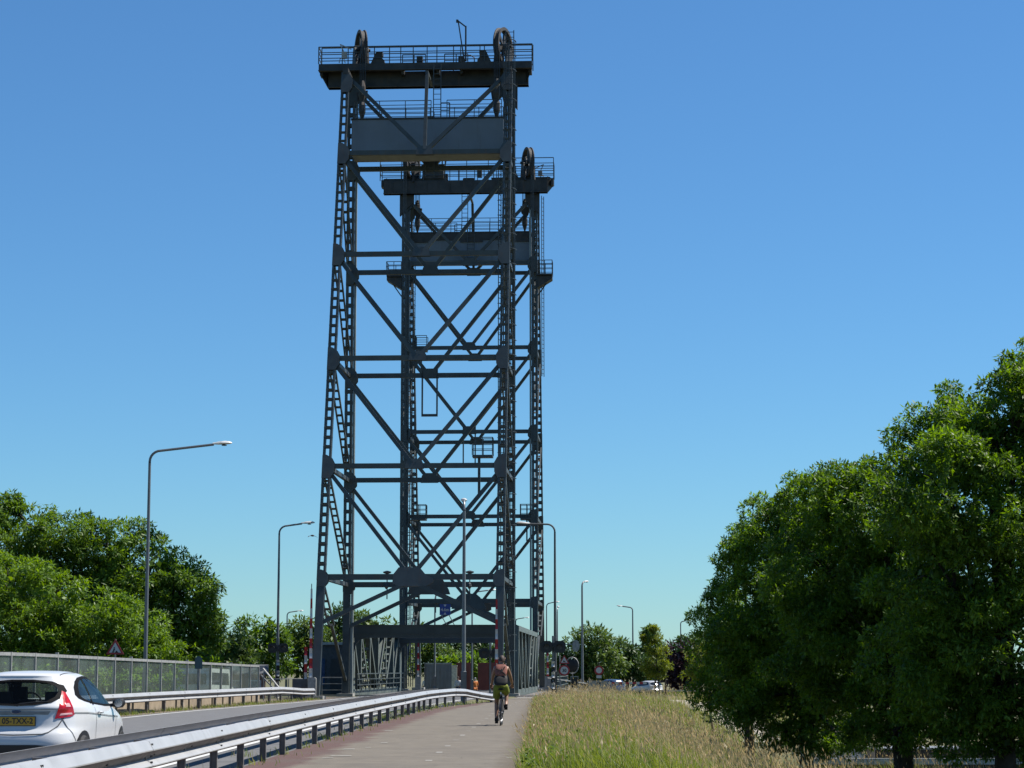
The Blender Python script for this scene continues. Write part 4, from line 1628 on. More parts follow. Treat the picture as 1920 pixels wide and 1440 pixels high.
# ------------------------------------------------------------------ people
def skin_body(name, verts, edges, radii, parent, material, sub=2):
    me = bpy.data.meshes.new(name)
    me.from_pydata([Vector(v) for v in verts], edges, [])
    o = bpy.data.objects.new(name, me)
    C.objects.link(o)
    sk = o.modifiers.new('skin', 'SKIN')
    sk.use_smooth_shade = True
    ss_ = o.modifiers.new('sub', 'SUBSURF')
    ss_.levels = sub
    ss_.render_levels = sub
    for i, r in enumerate(radii):
        rr = r if isinstance(r, tuple) else (r, r)
        me.skin_vertices[0].data[i].radius = rr
        me.skin_vertices[0].data[i].use_root = (i == 0)
    bpy.context.view_layer.update()
    ev = o.evaluated_get(bpy.context.evaluated_depsgraph_get())
    m2 = bpy.data.meshes.new_from_object(ev)
    m2.name = name
    bpy.data.objects.remove(o)
    m2.materials.clear()
    m2.materials.append(M[material])
    m2.shade_smooth()
    return link(name, m2, parent)


def merge_into(ob, b):
    """join a builder's geometry into an existing mesh object (same material)"""
    bm = bmesh.new()
    bm.from_mesh(ob.data)
    vv = [bm.verts.new(v) for v in b.v]
    for f in b.f:
        try:
            bm.faces.new([vv[i] for i in f]).smooth = True
        except ValueError:
            pass
    bm.to_mesh(ob.data)
    bm.free()


def hand(b, wrist, d, side, grip, s=1.0):
    """palm, four bent fingers and a thumb closed round a bar that runs along 'grip'"""
    w_, d, g_ = Vector(wrist), Vector(d).normalized(), Vector(grip).normalized()
    n_ = d.cross(g_).normalized()
    if n_.z > 0:
        n_ = -n_
    b.tube([w_, w_ + d * .05 * s, w_ + d * .095 * s], [.027 * s, .038 * s, .036 * s], 8)
    for k, (L, t) in enumerate(((.070, -.030), (.080, -.010), (.075, .011), (.058, .031))):
        p = w_ + d * .085 * s + g_ * t * s
        p1 = p + d * L * .45 * s + n_ * .006 * s
        p2 = p1 + (d * .25 + n_ * .9).normalized() * L * .4 * s
        p3 = p2 + (-d * .8 + n_ * .5).normalized() * L * .32 * s
        b.tube([p, p1, p2, p3], [.010 * s, .0095 * s, .0085 * s, .007 * s], 6)
    q = w_ + d * .03 * s - g_ * side * .03 * s
    q1 = q + (d * .6 - g_ * side * .8).normalized() * .038 * s
    q2 = q1 + (d * .9 + n_ * .45).normalized() * .034 * s
    b.tube([q, q1, q2], [.013 * s, .011 * s, .009 * s], 6)


def face_parts(ob_b, c, fwd, up, s=1.0):
    c, fwd, up = Vector(c), Vector(fwd).normalized(), Vector(up).normalized()
    rt = fwd.cross(up).normalized()
    b = ob_b
    b.tube([c + fwd * .098 * s + up * .015 * s, c + fwd * .122 * s - up * .028 * s, c + fwd * .10 * s - up * .036 * s], [.010 * s, .016 * s, .012 * s], 6)
    for sx in (-1, 1):
        e = c + rt * sx * .078 * s - fwd * .005 * s
        b.tube([e - up * .03 * s, e + rt * sx * .014 * s + up * .0 * s, e + rt * sx * .008 * s + up * .03 * s], [.010 * s, .016 * s, .012 * s], 6)
    b.tube([c + fwd * .092 * s - up * .066 * s - rt * .024 * s, c + fwd * .104 * s - up * .064 * s, c + fwd * .092 * s - up * .066 * s + rt * .024 * s], [.005 * s, .009 * s, .005 * s], 6)


# bicycle, local: +y is the riding direction, rear wheel touches the ground at the origin
BK = thing('bicycle', 'dark bicycle ridden away along the middle of the cycle path', 'bicycle', (-0.30, 57.4, 0.012), R(-1.5))
for yy in (0.0, 1.05):
    wl = link('wheel', None, BK, (0, yy, .345))
    MB().tube([(0, .328 * math.cos(a), .328 * math.sin(a)) for a in np.linspace(0, 2 * math.pi, 32, endpoint=False)], .019, 7, closed=True).build('tyre', 'tyre', wl, smooth=True)
    MB().tube([(0, .305 * math.cos(a), .305 * math.sin(a)) for a in np.linspace(0, 2 * math.pi, 32, endpoint=False)], .012, 6, closed=True).build('rim', 'bike_metal', wl, smooth=True)
    b = MB()
    for k in range(20):
        a = 2 * math.pi * k / 20
        b.tube([(.02 if k % 2 else -.02, 0, 0), (0, .3 * math.cos(a), .3 * math.sin(a))], .0018, 4)
    b.build('spokes', 'bike_metal', wl)
    MB().lathe([(.015, -.05), (.022, -.03), (.022, .03), (.015, .05)], (0, 0, 0), (1, 0, 0), 10).build('hub', 'bike_metal', wl)
b = MB()
BB = (0, .44, .29)
ST = (0, .24, .80)
HT, HB = (0, .86, .86), (0, .90, .70)
b.tube([BB, ST], .018, 8)
b.tube([ST, HT], .016, 8)
b.tube([BB, HB], .02, 8)
b.tube([HT, HB], .021, 8)
for sx in (-1, 1):
    b.tube([(sx * .02, .22, .78), (sx * .055, 0, .345)], .009, 6)
    b.tube([(sx * .025, .43, .29), (sx * .055, 0, .345)], .010, 6)
    b.tube([(sx * .03, .91, .68), (sx * .05, .96, .5), (sx * .05, 1.05, .345)], .011, 6)
b.tube([(0, .9, .69), (0, .855, .95)], .015, 8)
b.build('frame', 'bike_frame', BK, smooth='auto')
MB().tube([ST, (0, .20, .94)], .014, 8).build('seat_post', 'bike_metal', BK)
b = MB()
b.tube([(0, .06, .965), (0, .14, .975), (0, .24, .965), (0, .33, .955)], [.05, .085, .045, .02], 10)
b.v = [(x, y, .955 + (z - .955) * .55) for x, y, z in b.v]
b.build('saddle', 'black_plastic', BK, smooth=True)
b = MB()
b.tube([(-.29, .78, 1.03), (-.2, .86, 1.03), (-.06, .86, 1.0), (.06, .86, 1.0), (.2, .86, 1.03), (.29, .78, 1.03)], .0125, 8)
b.build('handlebar', 'bike_metal', BK, smooth=True)
for sx in (-1, 1):
    MB().tube([(sx * .235, .835, 1.031), (sx * .31, .765, 1.031)], .018, 8).build('grip', 'black_plastic', BK)
for sx, dz in ((-1, -1), (1, 1)):
    b = MB()
    pe = (sx * .09, .44, .29 + dz * .17)
    b.tube([(sx * .05, .44, .29), (sx * .07, .44, .29 + dz * .17)], .011, 6)
    b.build('crank', 'bike_metal', BK)
    MB().box((sx * .125, .44, .29 + dz * .17), (.09, .10, .022)).build('pedal', 'black_plastic', BK)
b = MB().lathe([(.095, -.003), (.098, 0), (.095, .003)], (.045, .44, .29), (1, 0, 0), 24)
b.build('chain_ring', 'bike_metal', BK)
b = MB()
b.tube([(.045, .44, .385), (.045, 0, .385)], .006, 5)
b.tube([(.045, .44, .195), (.045, 0, .305)], .006, 5)
b.build('chain', 'black_plastic', BK)
b = MB()
for k in range(9):
    a0, a1 = math.pi * (0.15 + .09 * k), math.pi * (0.15 + .09 * (k + 1))
    b.add([(x, .365 * math.cos(a), .345 + .365 * math.sin(a)) for a in (a0, a1) for x in (-.026, .026)], [(0, 1, 3, 2)])
b.build('mudguard', 'bike_frame', BK)
MB().box((0, .10, .86), (.035, .03, .06)).build('rear_reflector', 'lamp_white', BK)

RID = thing('person', 'shirtless cyclist in olive shorts riding away with a rucksack on his back', 'person', (-0.30, 57.4, 0.012), R(-1.5))
rv = [(0, .20, 1.00), (0, .24, 1.14), (0, .33, 1.34), (0, .42, 1.50), (0, .46, 1.575), (.01, .49, 1.66), (.015, .505, 1.735), (.015, .515, 1.80),
      # arms
      (-.165, .41, 1.515), (-.225, .52, 1.32), (-.255, .66, 1.15), (-.28, .735, 1.085),
      (.165, .41, 1.515), (.235, .50, 1.32), (.275, .66, 1.15), (.285, .735, 1.085),
      # left leg (extended), right leg (raised)
      (-.105, .22, .955), (-.125, .50, .60), (-.125, .43, .26), (-.125, .36, .155), (-.125, .50, .125),
      (.105, .22, .975), (.135, .62, .83), (.13, .52, .60), (.125, .38, .52), (.125, .50, .475)]
re = [(0, 1), (1, 2), (2, 3), (3, 4), (4, 5), (5, 6), (6, 7), (3, 8), (8, 9), (9, 10), (10, 11), (3, 12), (12, 13), (13, 14), (14, 15),
      (0, 16), (16, 17), (17, 18), (18, 19), (19, 20), (0, 21), (21, 22), (22, 23), (23, 24), (24, 25)]
rr = [(.165, .12), (.145, .105), (.165, .115), (.15, .105), (.062, .062), (.062, .062), (.082, .098), (.07, .085),
      .062, .048, .040, .028, .062, .048, .040, .028,
      .088, .062, .056, .040, .035, .088, .062, .056, .040, .035]
rb = skin_body('body', rv, re, rr, RID, 'skin', 2)
hb = MB()
hand(hb, (-.285, .735, 1.085), (0.0, .75, -.62), -1, (1, -.3, 0))
hand(hb, (.285, .735, 1.085), (0.0, .75, -.62), 1, (1, -.3, 0))
face_parts(hb, (.015, .52, 1.765), (0, 1, -.05), (0, .05, 1))
merge_into(rb, hb)
# cropped dark hair as a cap over the skull
b = MB()
N = 14
rows = []
for i in range(7):
    ph = math.pi / 2 * i / 6
    r_ = math.cos(ph)
    rows.append([(.015 + .088 * r_ * math.cos(2 * math.pi * j / N), .505 + .103 * r_ * math.sin(2 * math.pi * j / N) - .008, 1.745 + (-0.035 if math.sin(2 * math.pi * j / N) < .3 else .03) * (1 - i / 6) + .118 * math.sin(ph)) for j in range(N)])
vs = [p for r_ in rows for p in r_]
fs = [(i * N + j, i * N + (j + 1) % N, (i + 1) * N + (j + 1) % N, (i + 1) * N + j) for i in range(6) for j in range(N)]
b.add(vs, fs)
b.build('hair', 'hair', RID, smooth=True)
b = MB()
for sx in (-1, 1):
    c = Vector((sx * .032, .605, 1.775))
    b.lathe([(.003, -.008), (.010, -.004), (.011, .0), (.006, .006)], c, (0, 1, 0), 8)
b.build('eyes', 'sign_black', RID)
sv = [(0, .20, .995), (0, .235, 1.115), (-.108, .235, .95), (-.122, .42, .70), (.108, .235, .965), (.13, .50, .86)]
skin_body('shorts', sv, [(0, 1), (0, 2), (2, 3), (0, 4), (4, 5)], [(.192, .15), (.172, .132), .118, .112, .118, .112], RID, 'olive_cloth', 2)
for nm, hx, hy, hz_, ty in (('shoe', -.125, .36, .155, 0), ('shoe', .125, .385, .515, 0)):
    b = MB()
    z0 = hz_ - .035
    b.tube([(hx, hy - .055, z0), (hx, hy - .02, z0 + .012), (hx, hy + .08, z0 - .005), (hx, hy + .17, z0 - .03), (hx, hy + .215, z0 - .035)], [.034, .05, .05, .044, .02], 10)
    b.tube([(hx, hy, z0 + .02), (hx, hy - .005, z0 + .085)], [.05, .045], 10)
    b.box((hx, hy + .07, z0 - .055), (.085, .27, .022))
    b.build(nm, 'black_cloth', RID, smooth='auto')

BP = thing('rucksack', 'salmon and black rucksack on the back of the cyclist', 'rucksack', (-0.30, 57.4, 0.012), R(-1.5))


def bag(name, material, z0, z1, hw, d, ins=0.0):
    b = MB()
    rows = []
    K, N = 8, 20
    for i in range(K + 1):
        t = i / K
        z = z0 + (z1 - z0) * t
        yb = .20 + (z - 1.05) * .44 - .135          # line of the back
        f = (1 - abs(2 * t - 1) ** 4 * .35)
        row = []
        for j in range(N):
            a = 2 * math.pi * j / N
            c, s = math.cos(a), math.sin(a)
            row.append((math.copysign(abs(c) ** .6, c) * hw * f, yb - d * .5 + math.copysign(abs(s) ** .7, s) * d * .5 * f, z))
        rows.append(row)
    vs = [p for r_ in rows for p in r_]
    fs = [(i * N + j, i * N + (j + 1) % N, (i + 1) * N + (j + 1) % N, (i + 1) * N + j) for i in range(K) for j in range(N)]
    fs += [tuple(range(N)), tuple(K * N + j for j in range(N))]
    b.add(vs, fs)
    return b.build(name, material, BP, smooth='auto')


bag('lower_pocket', 'black_cloth', 1.06, 1.33, .185, .17)
bag('main_bag', 'salmon_cloth', 1.30, 1.62, .165, .17)
b = MB()
for p in ([(-.13, 0, 1.31), (.02, 0, 1.42), (.11, 0, 1.56)], [(.14, 0, 1.33), (.05, 0, 1.41), (.02, 0, 1.5)], [(-.12, 0, 1.5), (-.02, 0, 1.47), (.1, 0, 1.38)]):
    b.tube([(x, .20 + (z - 1.05) * .44 - .305, z) for x, _, z in p], .014, 6)
b.build('webbing', 'black_cloth', BP)
for sx in (-1, 1):
    b = MB()
    b.tube([(sx * .11, .29, 1.56), (sx * .125, .40, 1.635), (sx * .13, .50, 1.58), (sx * .14, .47, 1.42), (sx * .16, .28, 1.2)], .022, 6)
    b.build('shoulder_strap', 'black_cloth', BP, smooth=True)


# ------------------------------------------------------------------ street lamps
def lamp(label, x, y, h, arm, adir, z0=None, rad=0.085, rise=0.12, mats='lamp_grey'):
    """tapered mast, bent arm and a cobra-head lantern; adir = horizontal direction of the arm in degrees from +x"""
    z0 = hz(x, y)
    h = h - z0
    root = thing('street_lamp', label, 'street lamp', (x, y, z0), 0, 'street lamps')
    a = R(adir)
    d = Vector((math.cos(a), math.sin(a), 0))
    MB().tube([(0, 0, -0.1), (0, 0, 1.4), (0, 0, 1.42), (0, 0, h - 0.55)], [rad * 1.35, rad * 1.3, rad * 0.95, rad * 0.62], 10).build('pole', mats, root, smooth='auto')
    pts = [Vector((0, 0, h - 0.56))]
    for k in range(7):
        t = math.pi / 2 * k / 6
        pts.append(Vector((0, 0, h - 0.5)) + d * 0.42 * (1 - math.cos(t)) + Vector((0, 0, 0.42 * math.sin(t))))
    end = pts[-1] + d * max(0.05, arm - 0.42 - 0.7) + Vector((0, 0, rise))
    pts.append(end)
    MB().tube(pts, rad * 0.58, 8).build('arm', mats, root, smooth='auto')
    up = Vector((0, 0, 1))
    rt = d.cross(up)
    b = MB()
    prof = [(0.0, .05, .05), (.12, .075, .06), (.25, .13, .085), (.5, .155, .10), (.66, .12, .075), (.75, .04, .03)]
    N = 10
    rows = []
    for t, w_, hh in prof:
        c = end + d * (t - 0.05) + up * (0.02 + 0.05 * t)
        rows.append([c + rt * w_ * math.cos(2 * math.pi * j / N) + up * hh * (math.sin(2 * math.pi * j / N) if math.sin(2 * math.pi * j / N) > 0 else .45 * math.sin(2 * math.pi * j / N)) for j in range(N)])
    vs = [v for r_ in rows for v in r_]
    fs = [(i * N + j, i * N + (j + 1) % N, (i + 1) * N + (j + 1) % N, (i + 1) * N + j) for i in range(len(rows) - 1) for j in range(N)]
    fs += [tuple(range(N)), tuple((len(rows) - 1) * N + j for j in range(N))]
    b.add(vs, fs)
    hd = b.build('lantern', 'lamp_white', root, smooth='auto')
    MB().lathe([(.02, -.02), (.10, -.01), (.10, .02), (.02, .03)], end + d * .40 - up * .035, (0, 0, 1), 10).build('lens', 'lamp_dark', hd)
    return root


def at(u, Y, z=0.0):
    p = survey(u, 1255, Y)
    return p.x, Y


lamp('tall grey lamp behind the noise barrier, largest lamp at the left of the road', *at(272, 82), 9.95, 3.15, 2, rise=0.25)
lamp('grey lamp between the noise barrier and the bridge, arm over the road', *at(520, 118), 9.45, 1.95, 2)
lamp('lamp on the near side of the cycle path rail end, its arm pointing away', -2.16, 96.3, 9.15, 1.3, 92, rad=0.10, rise=0.05, mats='lamp_grey')
lamp('dark lamp at the right of the bridge, arm reaching left over the path', *at(1041, 116), 9.4, 2.1, 178, rise=0.02, mats='house_wall')  # darker material puts the shade on this lamp into its colour
lamp('lamp with a short arm standing in front of the round tree at the right', *at(1092, 190), 9.3, 0.95, 60, rad=0.12, rise=0.0)
lamp('far lamp with left arm between the round tree and the sapling', *at(1187, 262), 9.1, 1.95, 180, rad=0.12)
lamp('farthest lamp at the right, close to the purple leaved tree', *at(1277, 330), 8.9, 1.6, 0, rad=0.13)
lamp('far lamp right of the bridge with its arm to the right', *at(1025, 262), 9.6, 1.6, 0, rad=0.10)
lamp('far lamp behind the dark lamp right of the bridge, arm pointing away', *at(1045, 240), 8.4, 0.9, 80, rad=0.11)
lamp('lamp beyond the canal seen under the portal of the bridge left of the rail lamp', *at(815, 168), 7.3, 1.0, 80, rad=0.09)
lamp('lamp beyond the canal seen under the portal right of the rail lamp', *at(885, 176), 7.9, 2.0, 8, rad=0.09)
lamp('small lamp far beyond the canal in the middle of the portal', *at(852, 300), 6.6, 0.9, 90, rad=0.11)
lamp('far lamp seen between bridge columns, arm to the right', *at(967, 300), 8.6, 1.9, 3, rad=0.11)
lamp('far lamp left of the raised boom, only its curved top above the trees', *at(537, 250), 8.2, 1.9, 10, rad=0.11)


# ------------------------------------------------------------------ barriers, signals, signs
def boom(b_parent, L, mats=('barrier_red', 'barrier_white'), n=9, d=0.1, vert=True):
    for k in range(n):
        z0, z1 = L * k / n, L * (k + 1) / n
        m = mats[1] if k % 2 == 0 else mats[0]
        t0, t1 = d * (1 - .55 * k / n), d * (1 - .55 * (k + 1) / n)
        MB().tube([(0, 0, z0), (0, 0, z1)], [t0, t1], 10).build('boom_section', m, b_parent, smooth='auto')


x, y = at(585, 108.5)
t = thing('barrier', 'raised red and white barrier boom on a grey cabinet left of the bridge', 'barrier', (x, y, 0), 0, 'bridge barriers')
b = MB()
b.prism([(-.2, 0), (.2, 0), (.2, 1.05), (.12, 1.1), (-.2, 1.1)], (0.02, 0, 0), (1, 0, 0), (0, 0, 1), .42)
b.build('cabinet', 'grey_light_paint', t)
MB().box((.19, -.215, .62), (.02, .012, .7)).build('cabinet_door', 'sign_grey', t)
bm_ = link('boom', None, t, (-0.07, 0, 1.05))
boom(bm_, 4.5, ('barrier_red', 'barrier_white'), 9, .10)
MB().tube([(0, 0, 4.5), (0, 0, 4.75)], .02, 6).build('boom_tip', 'lamp_dark', bm_)
MB().box((-.62, .3, .52), (.74, .5, 1.0)).build('drive_box', 'house_wall', t)
x, y = at(573, 112)
t = thing('barrier', 'short raised red and white boom beside the tall one left of the bridge', 'barrier', (x, y, 0), 0, 'bridge barriers')
MB().box((0, 0, .45), (.4, .4, .9)).build('cabinet', 'house_wall', t)
bm_ = link('boom', None, t, (0, 0, .9))
for k in range(4):
    MB().tube([(0, 0, k * .44), (0, 0, k * .44 + .44)], .085, 10).build('boom_section', ('barrier_white', 'barrier_red')[k % 2], bm_, smooth='auto')
x, y = at(931, 108)
t = thing('barrier', 'raised red and white boom beside the right leg of the near tower', 'barrier', (x, y, 0), 0, 'bridge barriers')
MB().box((0.05, 0, .5), (.42, .42, 1.0)).build('cabinet', 'grey_light_paint', t)
bm_ = link('boom', None, t, (0, 0, 1.0))
boom(bm_, 4.0, ('barrier_red', 'barrier_white'), 8, .095)
x, y = at(784, 152)
t = thing('barrier', 'raised boom at the far left end of the lift span', 'barrier', (x, y, 0), 0, 'bridge barriers')
MB().box((0, 0, .5), (.42, .42, 1.0)).build('cabinet', 'grey_light_paint', t)
bm_ = link('boom', None, t, (0, 0, 1.0))
boom(bm_, 2.9, ('barrier_red', 'barrier_white'), 7, .095)
x, y = at(1027, 152)
t = thing('barrier', 'short red and white boom at the far right end of the bridge', 'barrier', (x, y, 0), 0, 'bridge barriers')
MB().box((0, 0, .5), (.42, .42, 1.0)).build('cabinet', 'grey_light_paint', t)
bm_ = link('boom', None, t, (0, 0, .3))
boom(bm_, 3.0, ('barrier_red', 'barrier_white'), 7, .11)


def signal(label, u, Y, zc, dx, pole_x=0.0, banded=None, head=0.5, arm=None):
    x, y = at(u, Y)
    t = thing('bridge_signal', label, 'traffic signal', (x, y, 0), 0, 'bridge warning signals')
    MB().tube([(pole_x, 0, 0), (pole_x, 0, zc + .55)], .055, 8).build('pole', 'lamp_grey', t)
    if banded:
        n = 7
        for k in range(n):
            MB().tube([(pole_x, 0, banded * k / n), (pole_x, 0, banded * (k + 1) / n)], .085, 10).build('pole_band', ('barrier_white', 'black_plastic')[k % 2], t)
    for sx in (-1, 1):
        h = link('signal_head', None, t, (pole_x + sx * dx, -.1, zc))
        b = MB()
        w = head / 2
        b.prism([(-w, -w * .6), (-w * .6, -w), (w * .6, -w), (w, -w * .6), (w, w * .6), (w * .6, w), (-w * .6, w), (-w, w * .6)], (0, 0, 0), (1, 0, 0), (0, 0, 1), .06)
        b.box((0, .12, 0), (w * 1.2, .2, w * 1.2))
        b.build('backing_board', 'black_plastic', h)
        b = MB()
        for k in range(9):
            a0, a1 = math.pi * k / 9, math.pi * (k + 1) / 9
            r_ = w * .48
            b.add([(r_ * math.cos(a), yy, r_ * math.sin(a)) for a in (a0, a1) for yy in (-.03, -.22)], [(0, 1, 3, 2)])
        b.build('visor', 'lamp_dark', h)
        MB().lathe([(.02, -.02), (w * .44, -.005), (w * .44, .01)], (0, -.03, 0), (0, -1, 0), 14).build('lens', 'lamp_dark', h)
    MB().bar((pole_x - dx, 0, zc), (pole_x + dx, 0, zc), .06).build('cross_arm', 'lamp_grey', t)
    if arm:
        MB().bar((pole_x + dx, 0, zc + .12), (pole_x + arm, 0, zc + .12), .05).build('side_arm', 'lamp_grey', t)
        MB().prism([(.19 * math.cos(a), .30 * math.sin(a)) for a in np.linspace(0, 2 * math.pi, 16, endpoint=False)], (pole_x + arm + .15, .02, zc + .05), (1, 0, 0), (0, 0, 1), .04).build('oval_board', 'sign_grey', t)
    return t


signal('pair of black signal heads on a banded pole left of the bridge', 521, 114, 2.62, .29, 0, 2.0)
signal('pair of black signal heads behind the cyclist by the right tower leg', 919, 111, 2.32, .31, .0, None, .52)
signal('pair of black signal heads on a banded pole right of the bridge', 1037, 108, 2.62, .33, .0, 1.9, .6, arm=1.0)


def tri_sign(parent, w, z, o=(0, 0, 0)):
    h = w * .866
    def T(k, dz=0):
        return [(-w / 2 * k, -h / 3 * k + dz), (w / 2 * k, -h / 3 * k + dz), (0, 2 * h / 3 * k + dz)]
    ox, oy, oz = o
    p = MB().prism(T(1), (ox, oy, z), (1, 0, 0), (0, 0, 1), .03).build('sign_plate', 'sign_red', parent)
    MB().prism(T(.66), (ox, oy - .018, z), (1, 0, 0), (0, 0, 1), .006).build('sign_field', 'sign_white', p)
    return p


# roadworks warning triangle behind the noise barrier
x, y = at(215, 75.5)
t = thing('warning_sign', 'red triangular roadworks sign showing a digging figure behind the noise barrier', 'road sign', (x, y, 0), R(4))
MB().tube([(0, .03, 0), (0, .03, 2.55)], .03, 8).build('post', 'sign_grey', t)
p = tri_sign(t, .62, 2.2)
b = MB()
yy = -.024
for pol in ([(-.055, .02), (-.02, .03), (-.03, -.05), (-.075, -.06)], [(-.075, -.055), (-.035, -.05), (-.10, -.125), (-.125, -.125)], [(-.04, -.05), (-.02, -.055), (-.045, -.125), (-.07, -.125)],
            [(-.02, .03), (.01, -.035), (.0, -.045), (-.04, .01)], [(-.005, -.125), (.125, -.125), (.06, -.05), (.04, -.055)]):
    b.prism(pol, (0, yy, 2.2), (1, 0, 0), (0, 0, 1), .006)
b.prism([(.022 * math.cos(a) - .03, .022 * math.sin(a) + .052) for a in np.linspace(0, 2 * math.pi, 10, endpoint=False)], (0, yy, 2.2), (1, 0, 0), (0, 0, 1), .006)
b.build('digging_figure', 'sign_black', p)

# signs right of the bridge
x, y = at(1058, 121)
t = thing('warning_sign', 'road sign post with a red triangle over a round thirty limit, right of the bridge', 'road sign', (x, y, 0), R(3))
MB().tube([(-.25, .03, 0), (-.25, .03, 2.3)], .035, 8).build('post', 'grey_light_paint', t)
p = tri_sign(t, .58, 1.98)
b = MB()
b.prism([(-.06, -.07), (.07, -.09), (.07, -.05), (.02, -.03), (-.02, .02), (-.06, .0)], (0, -.024, 1.98), (1, 0, 0), (0, 0, 1), .006)
b.build('bridge_symbol', 'sign_black', p)
d = MB().lathe([(.02, -.015), (.31, -.015), (.31, .015), (.02, .015)], (0, 0, 1.44), (0, 1, 0), 24).build('round_plate', 'sign_red', t)
MB().lathe([(.01, -.004), (.22, -.004), (.22, .004)], (0, -.02, 1.44), (0, 1, 0), 24).build('round_field', 'sign_white', d)
link('speed_number', text_mesh('30', .24, 'sign_black', True), d, (0, -.028, 1.43), (R(90), 0, 0))
x, y = at(1073, 123)
t = thing('traffic_mirror', 'round road mirror with a pale rim beside the red triangle sign', 'mirror', (x, y, 0), R(-12))
MB().tube([(0, .06, 0), (0, .06, 2.0)], .03, 8).build('post', 'grey_light_paint', t)
MB().tube([(.36 * math.cos(a), 0, 1.72 + .46 * math.sin(a)) for a in np.linspace(0, 2 * math.pi, 24, endpoint=False)], .032, 6, closed=True).build('rim', 'grey_light_paint', t)
MB().lathe([(.02, -.05), (.2, -.035), (.36, .0), (.02, .03)], (0, 0, 1.72), (0, 1, 0), 24).build('glass', 'black_plastic', t)
x, y = at(1077, 119)
t = thing('control_box', 'small dark control box on a frame below the road mirror', 'box', (x, y, 0))
MB().box((0, 0, .75), (.34, .25, .5)).build('box', 'black_plastic', t)
for sx in (-.2, .2):
    MB().bar((sx, 0, 0), (sx, 0, 1.1), .04).build('leg', 'grey_light_paint', t)
MB().bar((-.22, 0, 1.1), (.22, 0, 1.1), .05).build('top_bar', 'grey_light_paint', t)
x, y = at(1123, 168)
t = thing('prohibition_sign', 'round red bordered white sign with a small plate in front of the round tree', 'road sign', (x, y, 0))
MB().tube([(0, .04, -1.1), (0, .04, 2.0)], .035, 8).build('post', 'lamp_dark', t)
d = MB().lathe([(.02, -.015), (.36, -.015), (.36, .015)], (0, 0, 1.42), (0, 1, 0), 24).build('round_plate', 'sign_red', t)
MB().lathe([(.01, -.004), (.23, -.004), (.23, .004)], (0, -.02, 1.42), (0, 1, 0), 24).build('round_field', 'sign_white', d)
MB().box((0, 0, .93), (.4, .03, .22)).build('sub_plate', 'sign_white', t)

# blue height sign hanging in the bridge
t = thing('height_sign', 'blue square height sign reading four point six metres hanging in the bridge', 'road sign', O1, RZ)
hp = survey(834.5, 1143, 118.5)
loc = Matrix.Rotation(-RZ, 4, 'Z') @ (hp - O1)
sq = MB().box(loc, (.60, .04, .60)).build('plate', 'sign_blue', t)
b = MB()
for pol in ([(-.09, .275), (.09, .275), (0, .15)], [(-.09, -.275), (.09, -.275), (0, -.15)]):
    b.prism(pol, loc + Vector((0, -.025, 0)), (1, 0, 0), (0, 0, 1), .008)
b.build('arrow_marks', 'sign_white', sq)
link('lettering', text_mesh('4.6m', .235, 'sign_white', True), sq, loc + Vector((0, -.032, -.015)), (R(90), 0, 0))
b = MB()
for sx in (-.22, .22):
    b.bar(loc + Vector((sx, 0, -.3)), Vector((loc.x + sx, .45 + 1.7, 4.0)), .035)
    b.bar(loc + Vector((sx, .03, .3)), loc + Vector((sx, .03, -.3)), .035)
b.build('hanger', 'rail_steel', sq)

# grey control house with a blue window, left behind the bridge
x, y = at(628, 134)
t = thing('control_house', 'small dark flat roofed control house with a blue window left behind the bridge', 'building', (x, y, 0), RZ)
MB().box((0, 0, 1.5), (1.75, 3.2, 3.0)).build('wall', 'house_wall', t)
MB().box((.03, 0, 3.08), (2.0, 3.5, .16)).build('roof', 'roof_white', t)
fr = MB().box((-.53, -1.62, 1.35), (.36, .05, 1.75)).build('window', 'house_wall', t)
MB().box((-.53, -1.66, 1.35), (.27, .02, 1.62)).build('pane', 'house_window', fr)
MB().box((.35, -1.62, 1.1), (.8, .05, 2.1)).build('door', 'lamp_dark', t)


def handrail(label, pts, h, rails=3, post=1.2, m='grey_light_paint', r=.025):
    t = thing('handrail', label, 'railing', pts[0], 0, 'steel railings by the bridge')
    o = Vector(pts[0])
    P = [Vector(p) - o for p in pts]
    for i in range(len(P) - 1):
        n = max(1, round((P[i + 1] - P[i]).length / post))
        for k in range(n if i < len(P) - 2 else n + 1):
            c = P[i].lerp(P[i + 1], k / n)
            MB().bar(c, c + Vector((0, 0, h)), r * 2).build('post', m, t)
        for k in range(rails):
            z = Vector((0, 0, h * (k + 1) / rails))
            MB().bar(P[i] + z, P[i + 1] + z, r * (2.2 if k == rails - 1 else 1.5)).build('rail', m, t)
    return t


handrail('grey railing beside the left leg of the near tower', [(*at(604, 121.0), 0), (*at(642, 121.4), 0)], 1.05, 3)
handrail('grey railing between the noise barrier and the raised booms', [(*at(490, 113), -.05), (*at(567, 115), -.05)], 1.05, 2, 1.0)
handrail('low railing at the far end beyond the grass verge right of the bridge', [(*at(1026, 124), .0), (*at(1100, 128), -.35)], 1.02, 2, 1.6)
t = thing('stair_rail', 'white sloping stair rail at the end of the noise barrier', 'railing', (*at(505, 104), 0))
MB().bar((-.35, .4, 1.55), (.5, 0, .6), .11, .05).build('upper_rail', 'grey_light_paint', t)
MB().bar((-.45, .4, 1.22), (.45, 0, .35), .07, .05).build('lower_rail', 'grey_light_paint', t)
for k in range(3):
    MB().bar((-.3 + k * .35, .3 - .12 * k, -.2), (-.3 + k * .35, .3 - .12 * k, 1.4 - k * .38), .05).build('post', 'grey_light_paint', t)

